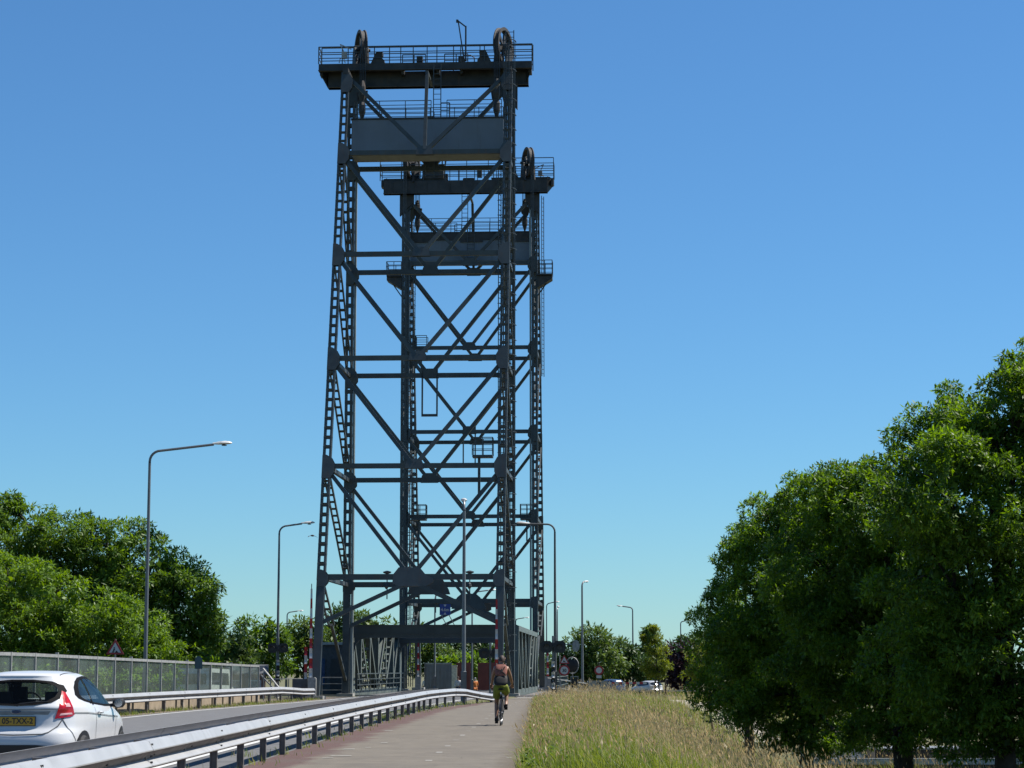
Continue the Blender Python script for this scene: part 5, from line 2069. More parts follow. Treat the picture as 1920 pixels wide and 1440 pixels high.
# brick cottage and a parked van seen through the panes
x, y = at(444, 113)
t = thing('cottage', 'low brick cottage with grey roof seen through the last barrier panes', 'house', (x, y, -.6), R(6))
MB().box((0, 0, .95), (3.0, 3.2, 1.9)).build('wall', 'brick_wall', t)
b = MB()
b.prism([(-1.7, 1.85), (1.7, 1.85), (0, 2.35)], (0, 0, 0), (0, 1, 0), (0, 0, 1), 3.3)
b.build('roof', 'house_wall', t)
for k in (-1.0, 0, 1.0):
    fr = MB().box((k, -1.62, 1.15), (.6, .06, .8)).build('window', 'lamp_white', t)
    MB().box((k, -1.66, 1.15), (.48, .02, .68)).build('pane', 'house_window', fr)
x, y = at(394, 105)
t = thing('parked_van', 'pale parked van behind the clear noise barrier panes', 'van', (x - .2, y, -.45), R(-8))
b = MB()
b.prism([(-2.2, .35), (2.2, .35), (2.25, .95), (1.55, 1.15), (1.15, 1.95), (-2.1, 2.0), (-2.25, 1.2)], (0, 0, 0), (0, 1, 0), (0, 0, 1), 1.7)
b.build('body', 'lamp_white', t)
for sx in (-1, 1):
    MB().prism([(-1.9, 1.25), (1.1, 1.2), (.95, 1.75), (-1.9, 1.8)], (sx * .86, 0, 0), (0, 1, 0), (0, 0, 1), .02).build('side_window', 'car_glass', t)
    for yy in (-1.4, 1.4):
        wheel(t, (sx * .78, yy, .33), sx, .33)
MB().box((0, -2.24, 1.5), (1.3, .05, .5)).build('rear_window', 'car_glass', t)
x, y = at(372, 84)
t = thing('info_board', 'round topped dark teal board just above the noise barrier', 'road sign', (x, y, 0), R(25))
MB().prism([(-.15, -.1), (.15, -.1)] + [(.15 * math.cos(a), .22 + .17 * math.sin(a)) for a in np.linspace(0, math.pi, 10)], (0, 0, 1.62), (1, 0, 0), (0, 0, 1), .04).build('board', 'teal_board', t)
MB().tube([(0, .05, 0), (0, .05, 1.7)], .03, 8).build('post', 'sign_grey', t)

# things beyond the canal, seen under the portal
def container(label, u0, u1, Y, h, m, rz=0.0, top=None):
    x0, x1 = at(u0, Y)[0], at(u1, Y)[0]
    w = x1 - x0
    gz_ = hz((x0 + x1) / 2, Y)
    h = h - gz_
    t = thing('container', label, 'container', ((x0 + x1) / 2, Y, gz_), rz)
    b = MB()
    b.box((0, 1.2, h / 2 + .05), (w, 2.4, h - .1))
    b.build('wall', m, t)
    n = max(4, int(w / .3))
    b = MB()
    for k in range(n):
        b.box((-w / 2 + w * (k + .5) / n, -.02, h / 2), (w / n * .5, .05, h * .82))
    b.build('corrugation', m, t)
    MB().box((0, 0, h - .03), (w + .05, .1, .12)).build('top_rail', top or m, t)
    MB().box((0, 0, .1), (w + .05, .1, .14)).build('bottom_rail', m, t)
    for sx in (-1, 1):
        MB().box((sx * w / 2, 0, h / 2), (.12, .12, h)).build('corner_post', m, t)
    return t


container('grey site container beyond the bridge under the portal', 797, 846, 196, 2.05, 'container_grey', 0, 'grey_light_paint')
container('rust red container beyond the bridge between two lamp poles', 857, 884, 200, 2.1, 'container_red')
container('rust red container beyond the bridge just left of the cyclist', 897, 940, 205, 2.1, 'container_red')
x, y = at(852, 190)
t = thing('pillar', 'cream pillar between the grey and red containers', 'pillar', (x, y, hz(x, y)))
MB().box((0, 0, 1.4), (.46, .4, 2.8)).build('shaft', 'cream_paint', t)
MB().box((0, 0, 2.85), (.54, .5, .1)).build('cap', 'cream_paint', t)


def stander(label, u, Y, top, legs, skin='skin', s=1.0, z=0.0, rz=0.0, hat=None):
    x, y = at(u, Y)
    t = thing('person', label, 'person', (x, y, hz(x, y)), rz)
    v = [(0, 0, .95), (0, .0, 1.15), (0, .01, 1.38), (0, .02, 1.5), (0, .03, 1.6), (0, .03, 1.68), (-.19, 0, 1.42), (-.25, .03, 1.15), (-.25, .12, .92), (-.25, .14, .84), (.19, 0, 1.42), (.25, .03, 1.15), (.25, .12, .92), (.25, .14, .84),
         (-.1, 0, .9), (-.12, .05, .5), (-.12, 0, .1), (-.12, .12, .05), (.1, 0, .9), (.13, -.02, .5), (.13, -.08, .1), (.13, .05, .05)]
    e = [(0, 1), (1, 2), (2, 3), (3, 4), (4, 5), (2, 6), (6, 7), (7, 8), (8, 9), (2, 10), (10, 11), (11, 12), (12, 13), (0, 14), (14, 15), (15, 16), (16, 17), (0, 18), (18, 19), (19, 20), (20, 21)]
    r = [(.16, .11), (.14, .10), (.17, .11), (.06, .06), (.08, .09), (.075, .085), .06, .045, .036, .03, .06, .045, .036, .03, .085, .06, .042, .04, .085, .06, .042, .04]
    bd = skin_body('body', v, e, r, t, skin, 1)
    hb = MB()
    hand(hb, (-.25, .14, .84), (0, .2, -1), -1, (0, 1, .2))
    hand(hb, (.25, .14, .84), (0, .2, -1), 1, (0, 1, .2))
    face_parts(hb, (0, .03, 1.65), (0, 1, 0), (0, 0, 1))
    merge_into(bd, hb)
    skin_body('jacket', [(0, 0, .88), (0, 0, 1.15), (0, .01, 1.38), (0, .02, 1.47), (-.19, 0, 1.42), (-.25, .03, 1.15), (-.25, .12, .95), (.19, 0, 1.42), (.25, .03, 1.15), (.25, .12, .95)],
              [(0, 1), (1, 2), (2, 3), (2, 4), (4, 5), (5, 6), (2, 7), (7, 8), (8, 9)], [(.18, .13), (.165, .12), (.185, .125), .075, .072, .06, .05, .072, .06, .05], t, top, 1)
    skin_body('trousers', [(0, 0, .95), (-.1, 0, .86), (-.12, .05, .5), (-.12, 0, .12), (.1, 0, .86), (.13, -.02, .5), (.13, -.08, .12)], [(0, 1), (1, 2), (2, 3), (0, 4), (4, 5), (5, 6)], [(.17, .12), .1, .075, .06, .1, .075, .06], t, legs, 1)
    b = MB()
    b.lathe([(.085, 1.66), (.095, 1.7), (.085, 1.76), (.05, 1.79), (.01, 1.8)], (0, .02, 0), (0, 0, 1), 12)
    b.build('helmet' if hat else 'hair', hat or 'hair', t, smooth='auto')
    return t


stander('person in an orange jacket standing in front of the red containers', 891, 186, 'orange_cloth', 'orange_cloth', hat='sign_grey', rz=R(20))
stander('person in white and dark clothes walking at the far left end of the span', 797, 206, 'white_cloth', 'navy_cloth', rz=R(150))
stander('person in a pale top walking past the cream pillar', 859, 182, 'white_cloth', 'navy_cloth', rz=R(170))

# far road at the right: wall, boom, cars, guard rail
x0, x1 = at(1102, 160)[0], at(1139, 160)[0]
t = thing('concrete_wall', 'low grey concrete wall beyond the grass right of the bridge', 'wall', ((x0 + x1) / 2, 160, hz((x0 + x1) / 2, 160)))
MB().box((0, 0, .46), (x1 - x0, .35, .92)).build('wall', 'grey_light_paint', t)
for k in (-.2, .02, .02):
    pass
MB().box((.15, -.18, .75), (.12, .03, .1)).build('opening', 'lamp_dark', t)
MB().box((-.02, -.18, .75), (.12, .03, .1)).build('opening', 'lamp_dark', t)
t = thing('barrier', 'lowered red and white boom across the far road at the right', 'barrier', (*at(1140, 170), .42), 0, 'bridge barriers')
b = link('boom', None, t)
L = at(1212, 170)[0] - at(1140, 170)[0]
for k in range(11):
    MB().bar((L * k / 11, 0, 0), (L * (k + 1) / 11, 0, 0), .12, .16).build('boom_section', ('barrier_white', 'barrier_red')[k % 2], b)
for fx in (.18, .5):
    MB().bar((L * fx, .05, -1.5), (L * fx, .05, 0), .1).build('support', 'lamp_dark', t)
SUV = [(.2, .1, 4.2, .8, 5), (.35, .02, 4.3, .87, 5), (.6, 0, 4.3, .89, 5), (.85, .05, 4.25, .89, 5), (1.0, .1, 3.3, .86, 4.5), (1.1, .15, 3.05, .82, 4.2), (1.3, .25, 2.75, .74, 4), (1.48, .4, 2.4, .66, 3.5), (1.55, .6, 2.2, .55, 3), (1.58, 1.0, 1.9, .3, 2.4)]
hatchback('dark blue car passing on the far road behind the lowered boom', 'car_blue', (*at(1163, 212), hz(*at(1163, 212))), R(28), False, SUV)
hatchback('white car on the far road behind the staked sapling', 'car_white', (*at(1234, 205), hz(*at(1234, 205))), R(30), False, CARL)
t = thing('guard_rail', 'far guard rail at the edge of the road behind the sapling', 'guard rail', (*at(1200, 160), hz(*at(1270, 160)) + .35))
L = at(1345, 160)[0] - at(1200, 160)[0]
MB().box((L / 2, 0, .42), (L, .05, .14)).build('beam', 'post_steel', t)
MB().box((L / 2, 0, .18), (L, .05, .10)).build('beam', 'post_steel', t)
for k in range(5):
    MB().box((L * (k + .3) / 5, .06, .0), (.1, .08, .95)).build('post', 'post_steel', t)

# moored barge on the side canal under the trees
t = thing('barge', 'dark moored barge with a white gunwale under the trees at the right', 'barge', (17.0, 73.5, -2.25), 0)
b = MB()
b.prism([(-6.6, -.3), (6.6, -.3), (7.1, .62), (-7.1, .62)], (0, 0, 0), (1, 0, 0), (0, 0, 1), 3.2)
b.build('hull', 'barge_hull', t)
b = MB()
for sy in (-1.6, 1.6):
    b.box((0, sy, .72), (14.3, .14, .2))
for sx in (-7.1, 7.1):
    b.box((sx, 0, .72), (.14, 3.06, .2))
b.build('gunwale', 'lamp_white', t)
MB().box((0, 0, .63), (14, 3.0, .04)).build('deck', 'sign_grey', t)
MB().box((-.5, .2, .86), (8.6, 2.0, .45)).build('hatch', 'barge_hull', t)
MB().box((-.5, .2, 1.10), (8.8, 2.15, .05)).build('hatch_lid', 'sign_grey', t)
MB().box((-5.6, .2, .95), (.9, 1.6, .62)).build('cabin', 'lamp_white', t)
b = MB()
b.tube([(0, 0, 0), (0, 0, .5)], .1, 8)

# a bird in the sky
t = thing('gull', 'small dark bird flying beside the left leg of the near tower', 'bird', survey(586, 1005, 112), R(40))
b = MB()
b.tube([(0, -.17, 0), (0, -.1, .01), (0, .02, .02), (0, .13, .03), (0, .2, .02)], [.012, .04, .05, .035, .008], 8)
for sx in (-1, 1):
    b.add([(sx * .03, .08, .03), (sx * .03, -.04, .03), (sx * .2, -.03, -.02), (sx * .2, .1, -.0), (sx * .34, -.05, -.09)], [(0, 1, 2, 3), (3, 2, 4)])
b.build('body', 'bird_grey', t, smooth='auto')


# ------------------------------------------------------------------ trees
def leaf_crown(name, lobes, origin, mat_name, leaf, leaflets, per_m2, seed, parent, clump=0.36, fill=0.25, wid=0.30, squash=0.85):
    rng = np.random.default_rng(seed)
    P, A = [], []                     # spray centre and axis
    big = []
    for c, r in lobes:
        c = np.array(c)
        rv_ = np.array([r, r, r * squash])
        K = max(8, int(10 * (r / (clump * r)) ** 2 * 0.55))
        d = rng.normal(size=(K, 3))
        d /= np.linalg.norm(d, axis=1, keepdims=True)
        rad = 0.58 + 0.55 * rng.random((K, 1)) ** 0.8
        cc = c + d * rad * rv_
        cr = clump * r * (0.45 + 0.95 * rng.random(K) ** 1.5)
        for q, s, dd in zip(cc, cr, d):
            n = max(4, int(per_m2 * s * s * 3.0))
            e = rng.normal(size=(n, 3))
            e /= np.linalg.norm(e, axis=1, keepdims=True)
            e = e + 0.35 * dd + np.array([0, 0, 0.25])
            e /= np.linalg.norm(e, axis=1, keepdims=True)
            P.append(q + e * s * (0.55 + 0.5 * rng.random((n, 1))) * np.array([1, 1, 0.62]))
            A.append(e * 0.8 + rng.normal(size=(n, 3)) * 0.45 + np.array([0, 0, -0.12]))
        nb = int(per_m2 * r * r * fill * 2)
        e = rng.normal(size=(nb, 3))
        e /= np.linalg.norm(e, axis=1, keepdims=True)
        big.append(c + e * rv_ * 0.62 * rng.random((nb, 1)) ** 0.4)
    P = np.concatenate(P)
    A = np.concatenate(A)
    A /= np.linalg.norm(A, axis=1, keepdims=True)
    n = len(P)
    # leaflets of a spray fan out around the axis
    ref = rng.normal(size=(n, 3))
    X = np.cross(A, ref)
    X /= np.linalg.norm(X, axis=1, keepdims=True)
    Yv = np.cross(A, X)
    vs = []
    for k in range(leaflets):
        a = 2 * math.pi * k / leaflets + rng.normal(size=(n, 1)) * 0.35
        rad_dir = X * np.cos(a) + Yv * np.sin(a)
        dirn = A * (0.25 + 0.5 * rng.random((n, 1))) + rad_dir * 0.85
        dirn[:, 2] -= 0.25
        dirn /= np.linalg.norm(dirn, axis=1, keepdims=True)
        L = leaf * (0.7 + 0.6 * rng.random((n, 1)))
        side = np.cross(dirn, np.array([0, 0, 1.0]) + A * 0.25 + rng.normal(size=(n, 3)) * 0.42)
        side /= np.linalg.norm(side, axis=1, keepdims=True) + 1e-9
        p0 = P + dirn * L * 0.08
        vs.append(np.stack([p0, P + dirn * L * 0.55 + side * L * wid * 0.5, P + dirn * L, P + dirn * L * 0.55 - side * L * wid * 0.5], 1))
    V = np.concatenate(vs).reshape(-1, 3)
    B = np.concatenate(big)
    nb = len(B)
    d1 = rng.normal(size=(nb, 3))
    d1 /= np.linalg.norm(d1, axis=1, keepdims=True)
    d2 = np.cross(d1, rng.normal(size=(nb, 3)))
    d2 /= np.linalg.norm(d2, axis=1, keepdims=True)
    S = leaf * 0.8
    VB = np.stack([B - d1 * S, B + d2 * S * .6, B + d1 * S, B - d2 * S * .6], 1).reshape(-1, 3)
    V = np.concatenate([V, VB]) - np.array(origin)
    q = np.arange(len(V) // 4)[:, None] * 4
    T = np.concatenate([q + np.array([0, 1, 2]), q + np.array([0, 2, 3])], 1).reshape(-1, 3)
    me = np_mesh(name, V, T, [mat_name])
    return link('crown', me, parent)


def tree(name, label, lobes, base, mat_name, leaf, leaflets, dens, seed, trunk_r=0.2, group=None, cat='tree', **kw):
    """lobes: (u, v, radius in photo pixels, distance)"""
    base = Vector(base)
    t = thing(name, label, cat, base, 0, group)
    L = []
    for u, v, r, Y in lobes:
        c = survey(u, v, Y)
        L.append(((c.x, c.y, c.z), r * Y / 4000))
    rnd = random.Random(seed)
    top = max(c[2] for c, r in L) - base.z
    cx = sum(c[0] for c, r in L) / len(L) - base.x
    cy = sum(c[1] for c, r in L) / len(L) - base.y
    tr_ = MB()
    fork = Vector((cx * .25, cy * .25, top * .32))
    tr_.tube([(0, 0, -.4), (0, 0, .1), (cx * .05, cy * .05, top * .15), fork, (cx * .6, cy * .6, top * .6), (cx * .9, cy * .9, top * .85)],
             [trunk_r * 1.5, trunk_r * 1.05, trunk_r * .95, trunk_r * .8, trunk_r * .5, trunk_r * .15], 9)
    for c, r in L:
        c = Vector(c) - base
        m_ = fork.lerp(c, .5) + Vector((rnd.uniform(-.2, .2), rnd.uniform(-.2, .2), .2 * r))
        tr_.tube([fork, m_, c], [trunk_r * .5, trunk_r * .3, trunk_r * .1], 6)
        for k in range(5):
            e = c + Vector((rnd.uniform(-1, 1), rnd.uniform(-1, 1), rnd.uniform(-.5, .9))) * r * .8
            tr_.tube([c.lerp(m_, .3), c.lerp(e, .5) + Vector((0, 0, .1)), e], [trunk_r * .16, trunk_r * .1, trunk_r * .03], 5)
    tr_.build('trunk', 'bark', t, smooth='auto')
    leaf_crown('crown', L, base, mat_name, leaf, leaflets, dens, seed, t, **kw)
    return t


GR = 'ash trees along the lower bank at the right'
def gz(x, y):
    return (x, y, hz(x, y))


tree('ash_tree', 'tallest ash tree at the right edge of the view', [(1905, 770, 95, 46), (1960, 900, 160, 47), (1850, 830, 105, 46), (1790, 930, 120, 45), (1900, 1040, 150, 46), (1775, 1080, 125, 45.5), (1880, 1210, 140, 46), (1770, 1250, 105, 46), (1890, 1320, 85, 46), (2010, 1150, 150, 47), (2010, 1310, 100, 47), (1800, 1335, 60, 46), (1915, 705, 48, 46), (2010, 740, 120, 47), (1735, 1000, 75, 48), (1745, 1170, 90, 48), (1870, 1385, 48, 46), (1790, 1390, 42, 46), (1955, 1385, 55, 47)],
     gz(10.6, 46.5), 'leaf_ash', .14, 7, 74, 11, .24, GR)
tree('ash_tree', 'broad ash tree second from the right edge, its top steps down to the left', [(1700, 890, 85, 53), (1640, 960, 105, 53), (1750, 830, 70, 53), (1560, 960, 80, 54), (1690, 1080, 125, 53), (1570, 1090, 115, 54), (1650, 1220, 130, 53), (1740, 1160, 110, 53), (1560, 1220, 100, 54), (1640, 1325, 72, 53), (1735, 1345, 62, 53), (1800, 770, 55, 53), (1600, 1170, 85, 55), (1595, 1040, 75, 55), (1610, 1290, 80, 55), (1690, 1375, 40, 52), (1625, 1380, 40, 53)],
     gz(9.6, 53), 'leaf_ash', .14, 7, 74, 12, .25, GR)
tree('ash_tree', 'ash tree with a rounded left shoulder, third from the right edge', [(1450, 975, 58, 61), (1510, 960, 75, 61), (1580, 930, 55, 61), (1440, 1060, 80, 61), (1530, 1060, 95, 61), (1420, 1150, 85, 61), (1500, 1170, 100, 61), (1450, 1260, 95, 61), (1540, 1270, 90, 61), (1480, 1335, 64, 61), (1570, 1335, 64, 61), (1410, 1330, 50, 61), (1530, 1380, 42, 60), (1470, 1380, 36, 61), (1440, 1220, 80, 63), (1580, 1385, 38, 59)],
     gz(8.3, 61), 'leaf_ash', .14, 7, 70, 13, .2, GR)
tree('ash_tree', 'smallest ash tree at the left end of the row, hanging low', [(1385, 1035, 38, 69), (1370, 1110, 42, 69), (1345, 1150, 50, 69), (1400, 1180, 65, 69), (1330, 1215, 45, 69), (1370, 1265, 60, 69), (1340, 1300, 40, 69), (1430, 1290, 60, 69), (1400, 1000, 30, 69)],
     gz(7.6, 69), 'leaf_ash', .145, 6, 66, 14, .16, GR)
tree('elder_bush', 'light green bush at the foot of the smallest ash tree', [(1315, 1235, 26, 86), (1330, 1262, 24, 86), (1305, 1262, 20, 86)], gz(8.0, 86), 'leaf_lime', .16, 5, 30, 15, .05, None, 'bush')
tree('dark_bush', 'long dark bush on the bank behind the moored barge', [(1540, 1375, 26, 87), (1590, 1370, 30, 87), (1635, 1362, 26, 87), (1725, 1362, 30, 87), (1780, 1370, 32, 87), (1840, 1365, 34, 87), (1900, 1370, 34, 87), (1950, 1370, 34, 87)], gz(16.5, 87), 'leaf_dark', .2, 5, 22, 17, .06, None, 'bush')
# the wood goes on to the right of the view
for i, (X_, Y_, H_) in enumerate(((15.6, 47, 11.5), (15.2, 54, 10.5), (16.2, 60, 10.0), (20.5, 50, 12.5))):
    lob = []
    rn = random.Random(90 + i)
    for k in range(11):
        zz = .16 + .80 * (k / 10)
        rr_ = (1.0 - abs(zz - .5)) * 1.9
        lob.append((X_ + rn.uniform(-1.3, 1.3), Y_ + rn.uniform(-1.6, 1.6), zz * H_ - 1.6, rr_))
    L_ = []
    for a_, b_, c_, r_ in lob:
        ce = b_ * math.cos(PITCH) + (c_ - 1.5) * math.sin(PITCH)
        L_.append((960 + 4000 * a_ / ce, 720 - 4000 * ((c_ - 1.5) * math.cos(PITCH) - b_ * math.sin(PITCH)) / ce, r_ * 4000 / b_, b_))
    tree('ash_tree', ('tall ash tree just outside the right edge, beside the tallest one', 'ash tree outside the right edge, second of the back row', 'ash tree outside the right edge, third of the back row', 'tallest ash tree of the wood outside the right edge')[i],
         L_, gz(X_, Y_), 'leaf_ash', .30, 5, 9, 95 + i, .25, GR)
tree('dark_bush', 'low dark bush under the ash trees', [(1350, 1330, 26, 78), (1390, 1345, 34, 76), (1440, 1375, 40, 72), (1500, 1385, 40, 70), (1560, 1382, 32, 68), (1620, 1378, 30, 66)], gz(8.6, 73), 'leaf_dark', .16, 5, 34, 16, .06, None, 'bush')
# left of the road
tree('maple_tree', 'big dark maple tree rising behind the bright bushes at the left', [(45, 1000, 70, 112), (130, 1030, 75, 112), (215, 1040, 75, 112), (290, 1070, 75, 112), (345, 1110, 65, 112), (375, 1150, 42, 112), (330, 1180, 70, 112), (240, 1140, 85, 112), (130, 1120, 90, 112), (30, 1100, 90, 112), (-50, 1010, 80, 112), (380, 1200, 40, 112), (20, 945, 22, 112), (290, 1200, 60, 112), (-60, 1120, 90, 112), (200, 1205, 70, 108), (80, 1200, 80, 110), (290, 1250, 50, 110), (370, 1250, 40, 110), (200, 1270, 50, 108)],
     (-20.5, 112, 0), 'leaf_maple', .29, 5, 22, 21, .35, None, clump=.31, fill=.5)
tree('hedge_maple', 'bright green maple bush behind the left part of the noise barrier', [(20, 1090, 62, 86), (95, 1120, 60, 86), (25, 1180, 75, 86), (110, 1195, 70, 86), (-60, 1100, 70, 86), (-60, 1200, 70, 86), (60, 1250, 60, 86), (20, 1290, 45, 84), (100, 1290, 45, 84)],
     (-20.2, 86, -.2), 'leaf_bright', .21, 5, 36, 22, .16, 'bright bushes behind the noise barrier', clump=.30)
tree('hedge_maple', 'bright green maple bush behind the warning triangle and the big lamp', [(180, 1150, 58, 86), (245, 1180, 55, 86), (180, 1230, 60, 86), (255, 1235, 55, 86), (295, 1215, 35, 86), (120, 1240, 50, 86), (310, 1255, 25, 86), (180, 1290, 40, 84), (250, 1290, 38, 84), (310, 1290, 28, 84)],
     (-16.3, 86, -.2), 'leaf_bright', .21, 5, 36, 23, .15, 'bright bushes behind the noise barrier', clump=.30)
GM = 'trees beyond the far end of the noise barrier'
for i, (lab, lobes) in enumerate((
        ('rounded tree just right of the big maple', [(420, 1205, 40, 150), (400, 1240, 45, 150), (440, 1245, 40, 150), (370, 1250, 40, 150)]),
        ('mid green tree behind the end of the noise barrier', [(480, 1190, 34, 155), (500, 1230, 45, 155), (465, 1240, 40, 155), (515, 1195, 24, 155)]),
        ('tree behind the raised booms left of the bridge', [(565, 1185, 30, 160), (545, 1225, 42, 160), (590, 1200, 35, 160), (585, 1245, 40, 160)]),
        ('tree seen between the left leg and the left column', [(640, 1160, 28, 165), (625, 1205, 42, 165), (660, 1200, 45, 165), (645, 1245, 45, 165)]),
        ('tree just inside the left end of the portal', [(680, 1170, 22, 172), (705, 1205, 42, 172), (695, 1240, 45, 172), (740, 1230, 40, 172)]))):
    p = survey(sum(l[0] for l in lobes) / len(lobes), 1255, lobes[0][3])
    tree('lime_tree', lab, lobes, (p.x, p.y, hz(p.x, p.y)), ('leaf_mid', 'leaf_maple', 'leaf_mid', 'leaf_dark', 'leaf_mid')[i], .46, 5, 7.5, 31 + i, .18, GM)
GF = 'far trees beyond the canal'
for i, (lab, mt, lobes) in enumerate((
        ('far green tree at the left half of the portal opening', 'leaf_mid', [(790, 1205, 34, 240), (815, 1230, 36, 240), (760, 1235, 38, 240), (838, 1245, 28, 240)]),
        ('far dark tree just right of the rail lamp', 'leaf_dark', [(858, 1205, 26, 255), (880, 1222, 34, 255), (905, 1235, 32, 255), (895, 1203, 17, 255)]),
        ('far yellow green bush in front of the dark far tree', 'leaf_bright', [(835, 1250, 20, 225), (862, 1250, 22, 225), (888, 1248, 20, 225)]),
        ('far dark tree behind the right tower leg', 'leaf_dark', [(935, 1235, 25, 260), (960, 1240, 28, 260), (990, 1245, 26, 260)]),
        ('round topped tree right of the bridge', 'leaf_mid', [(1110, 1205, 34, 236), (1085, 1235, 36, 236), (1130, 1235, 40, 236), (1105, 1255, 40, 236), (1060, 1255, 25, 236)]),
        ('lower tree right behind the round topped tree', 'leaf_dark', [(1165, 1225, 24, 250), (1180, 1250, 32, 250), (1150, 1255, 34, 250), (1210, 1255, 30, 250)]),
        ('tree with tall thin top behind the sapling', 'leaf_mid', [(1218, 1190, 14, 262), (1228, 1215, 22, 262), (1240, 1240, 30, 262), (1205, 1235, 25, 262), (1215, 1262, 26, 262)]),
        ('dark purple leaved tree at the left of the ash row', 'leaf_purple', [(1275, 1225, 24, 200), (1285, 1250, 28, 200), (1262, 1258, 24, 200), (1300, 1235, 22, 200), (1280, 1275, 24, 200)]),
        ('dark tree between the bridge and the round topped tree', 'leaf_dark', [(1035, 1255, 26, 270), (1010, 1258, 24, 270), (1060, 1262, 22, 270)]),
        ('green tree behind the purple leaved tree', 'leaf_mid', [(1310, 1215, 30, 232), (1330, 1245, 36, 232), (1300, 1262, 25, 232)]))):
    p = survey(sum(l[0] for l in lobes) / len(lobes), 1255, lobes[0][3])
    tree('far_tree', lab, lobes, (p.x, p.y, hz(p.x, p.y)), mt, .62, 5, 4.6, 51 + i, .2, GF)
# rows of trees outside the frame edges so the wood goes on
# staked sapling
sx_, sy_ = at(1236, 114)
t = tree('sapling', 'young yellow green tree held between two dark stakes', [(1226, 1178, 6, 114), (1230, 1197, 9, 114), (1221, 1215, 12, 114), (1241, 1222, 13, 114), (1227, 1238, 17, 114), (1247, 1248, 11, 114), (1212, 1248, 10, 114), (1236, 1262, 11, 114), (1208, 1196, 5, 114), (1222, 1262, 9, 114)],
         (sx_, sy_, hz(sx_, sy_)), 'leaf_lime', .15, 5, 10, 71, .04, None, clump=.42, fill=.0)
for dx in (-.22, .32):
    MB().tube([(dx, -.1, -.4), (dx, -.1, 1.15)], .045, 7).build('stake', 'stake_wood', t)
MB().bar((-.22, -.1, 1.0), (.32, -.1, 1.0), .05, .04).build('tie', 'black_plastic', t)


# ------------------------------------------------------------------ grass
def grass(name, pts, h, wdt, seed, straw=0.35, heads=True):
    rng = np.random.default_rng(seed)
    n = len(pts)
    ang = rng.random(n) * 2 * math.pi
    lean = rng.normal(size=n) * .24 + .2
    la = rng.normal(size=n) * .9 + 3.3
    H = h * (0.55 + 0.75 * rng.random(n))
    is_straw = rng.random(n) < straw
    lean = lean * (.7 + .9 * rng.random(n))
    H = np.where(is_straw, H * 1.35, H * .8)
    lean = np.where(is_straw, lean * .8, lean * 1.7)
    W = np.where(is_straw, wdt * .42, wdt)
    wx, wy = np.cos(ang) * W / 2, np.sin(ang) * W / 2
    lx, ly = np.cos(la) * lean * H, np.sin(la) * lean * H
    z0 = np.zeros(n)
    B1 = pts + np.stack([wx, wy, z0], 1)
    B2 = pts - np.stack([wx, wy, z0], 1)
    mid = pts + np.stack([lx * .35, ly * .35, H * .55], 1)
    M1 = mid + np.stack([wx, wy, z0], 1) * .8
    M2 = mid - np.stack([wx, wy, z0], 1) * .8
    T_ = pts + np.stack([lx, ly, H], 1)
    V = np.stack([B1, B2, M1, M2, T_], 1).reshape(-1, 3)
    o = np.arange(n)[:, None] * 5
    T = np.concatenate([o + [0, 1, 2], o + [1, 3, 2], o + [2, 3, 4]], 1).reshape(-1, 3)
    mi = np.repeat(np.where(is_straw, 1, 0), 3)
    if heads:
        idx = np.where(is_straw)[0]
        k = len(idx)
        d = (T_[idx] - mid[idx])
        d /= np.linalg.norm(d, axis=1, keepdims=True)
        hl = (.05 + .08 * rng.random((k, 1)))
        base = T_[idx] - d * hl * .8
        hw = .008 + .010 * rng.random((k, 1))
        vs, ts = [], []
        for q in range(2):
            a = ang[idx] + q * math.pi / 2
            s = np.stack([np.cos(a), np.sin(a), np.zeros(k)], 1) * hw
            vs.append(np.stack([base, base + d * hl * .45 + s, base + d * hl * 1.1, base + d * hl * .45 - s], 1))
        HV = np.concatenate(vs).reshape(-1, 3)
        o2 = len(V) + np.arange(2 * k)[:, None] * 4
        HT_ = np.concatenate([o2 + [0, 1, 2], o2 + [0, 2, 3]], 1).reshape(-1, 3)
        V = np.concatenate([V, HV])
        T = np.concatenate([T, HT_])
        mi = np.concatenate([mi, np.ones(len(HT_), int)])
    return np_mesh(name, V, T, ['grass_blade', 'grass_straw'], mi)


rng = np.random.default_rng(5)
P = []
Y = 29.0
while Y < 121:
    step = .35 + .006 * (Y - 29)
    x0 = path_r(Y) + .02
    x1 = min(.25 * Y + 1.5, 13.0)
    dens = 190 * (31 / Y) ** 1.0
    n = int(dens * (x1 - x0) * step)
    X = x0 + rng.random(n) ** 1.15 * (x1 - x0)
    yy = Y + rng.random(n) * step
    P.append(np.stack([X, yy], 1))
    Y += step
P = np.concatenate(P)
e = np.array([p[0] - path_r(p[1]) for p in P])
patchn = .5 + .5 * np.sin(P[:, 0] * 1.7 + np.sin(P[:, 1] * .6) * 2) * np.sin(P[:, 1] * .45 + P[:, 0] * .3)
fine = np.sin(P[:, 0] * 7.1 + 2 * np.sin(P[:, 1] * 2.3)) * np.sin(P[:, 1] * 3.7 + 1.5 * np.sin(P[:, 0] * 4.4))
trk = np.array([abs(p[0] - tr(p[1])) > .8 or p[1] < 84 or p[1] > 118 for p in P])
keep = trk & (e > .1 * rng.random(len(P)) + .02) & (rng.random(len(P)) < .50 + .35 * patchn + .35 * fine) & ~((P[:, 1] > 65) & (P[:, 1] < 83) & (P[:, 0] > 8.6))
P, e, patchn, fine = P[keep], e[keep], patchn[keep], fine[keep]
Z = np.array([hz(a, c) for a, c in P])
hh = np.clip(.26 + .16 * e, .26, .60) * (.75 + .4 * patchn) * (1 + .22 * fine)
hh *= np.where(P[:, 1] > 100, .7, 1.0)
wd = .011 * np.clip(P[:, 1] / 45, 1, 2.2)
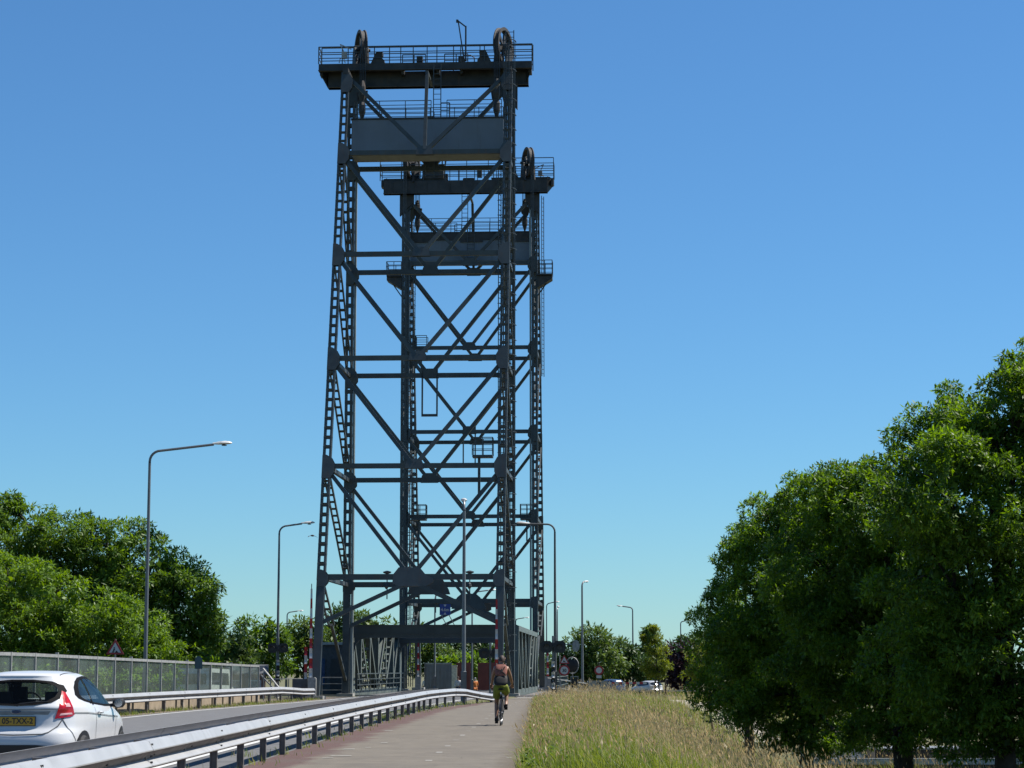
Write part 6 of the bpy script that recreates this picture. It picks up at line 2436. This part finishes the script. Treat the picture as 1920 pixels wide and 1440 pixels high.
link('tall_grass', grass('tall_grass', np.column_stack([P, Z]), hh, wd, 6, np.clip(.055 + .03 * e + .11 * patchn * np.clip((P[:, 1] - 33) / 8, 0, 1) + .0006 * (P[:, 1] - 30) + .05 * fine, .03, .24)), kind='stuff')
tall = np.array([(x, y, hz(x, y)) for x, y in zip(rng.uniform(4.2, 7.6, 260), rng.uniform(31, 44, 260))])
link('tall_grass_stalks', grass('tall_grass_stalks', tall, np.full(len(tall), .75), .016, 9, 1.0), kind='stuff')
# broad leaved weeds scattered in the verge
W_ = []
for k in range(300):
    y = 31 + 70 * rng.random() ** 1.6
    x = path_r(y) + .1 + rng.random() ** 1.6 * 6
    W_.append((x, y))
wv_, wt_ = [], []
for x, y in W_:
    z = hz(x, y)
    hgt = rng.uniform(.12, .4)
    for q in range(int(rng.integers(5, 11))):
        a = rng.uniform(0, 2 * math.pi)
        l_ = rng.uniform(.05, .12)
        zz = z + hgt * rng.uniform(.3, 1.0)
        dx_, dy_ = math.cos(a) * l_, math.sin(a) * l_
        o = len(wv_)
        wv_ += [(x, y, zz), (x + dx_ * .5 - dy_ * .28, y + dy_ * .5 + dx_ * .28, zz + .03), (x + dx_, y + dy_, zz - .02), (x + dx_ * .5 + dy_ * .28, y + dy_ * .5 - dx_ * .28, zz + .02)]
        wt_ += [(o, o + 1, o + 2), (o, o + 2, o + 3)]
link('broadleaf_weeds', np_mesh('broadleaf_weeds', wv_, wt_, ['leaf_mid']), kind='stuff')
# weeds along the foot of the left guard rail and under the right one
Q = []
for k in range(5200):
    y = rng.uniform(58, 107)
    x = rail_l(y) + rng.normal() * .28 - .1 + (.25 if rng.random() < .3 else 0)
    if math.sin(y * .9) + math.sin(y * 2.3) + rng.normal() * .5 > -.3:
        Q.append((x, y, 0.0))
for k in range(3800):
    y = rng.uniform(24, 100)
    x = rail_r(y) - .35 + rng.normal() * .22
    if math.sin(y * .7) + math.sin(y * 1.9) + rng.normal() * .4 > (1.3 if y < 62 else -.4):
        Q.append((x, y, 0.0))
for k in range(900):
    y = rng.uniform(30, 95)
    x = path_l(y) + abs(rng.normal()) * .25
    if math.sin(y * 1.7) > .55:
        Q.append((x, y, 0.0))
Q = np.array(Q)
link('verge_weeds', grass('verge_weeds', Q, np.full(len(Q), .17), .014, 8, .12, False), kind='stuff')
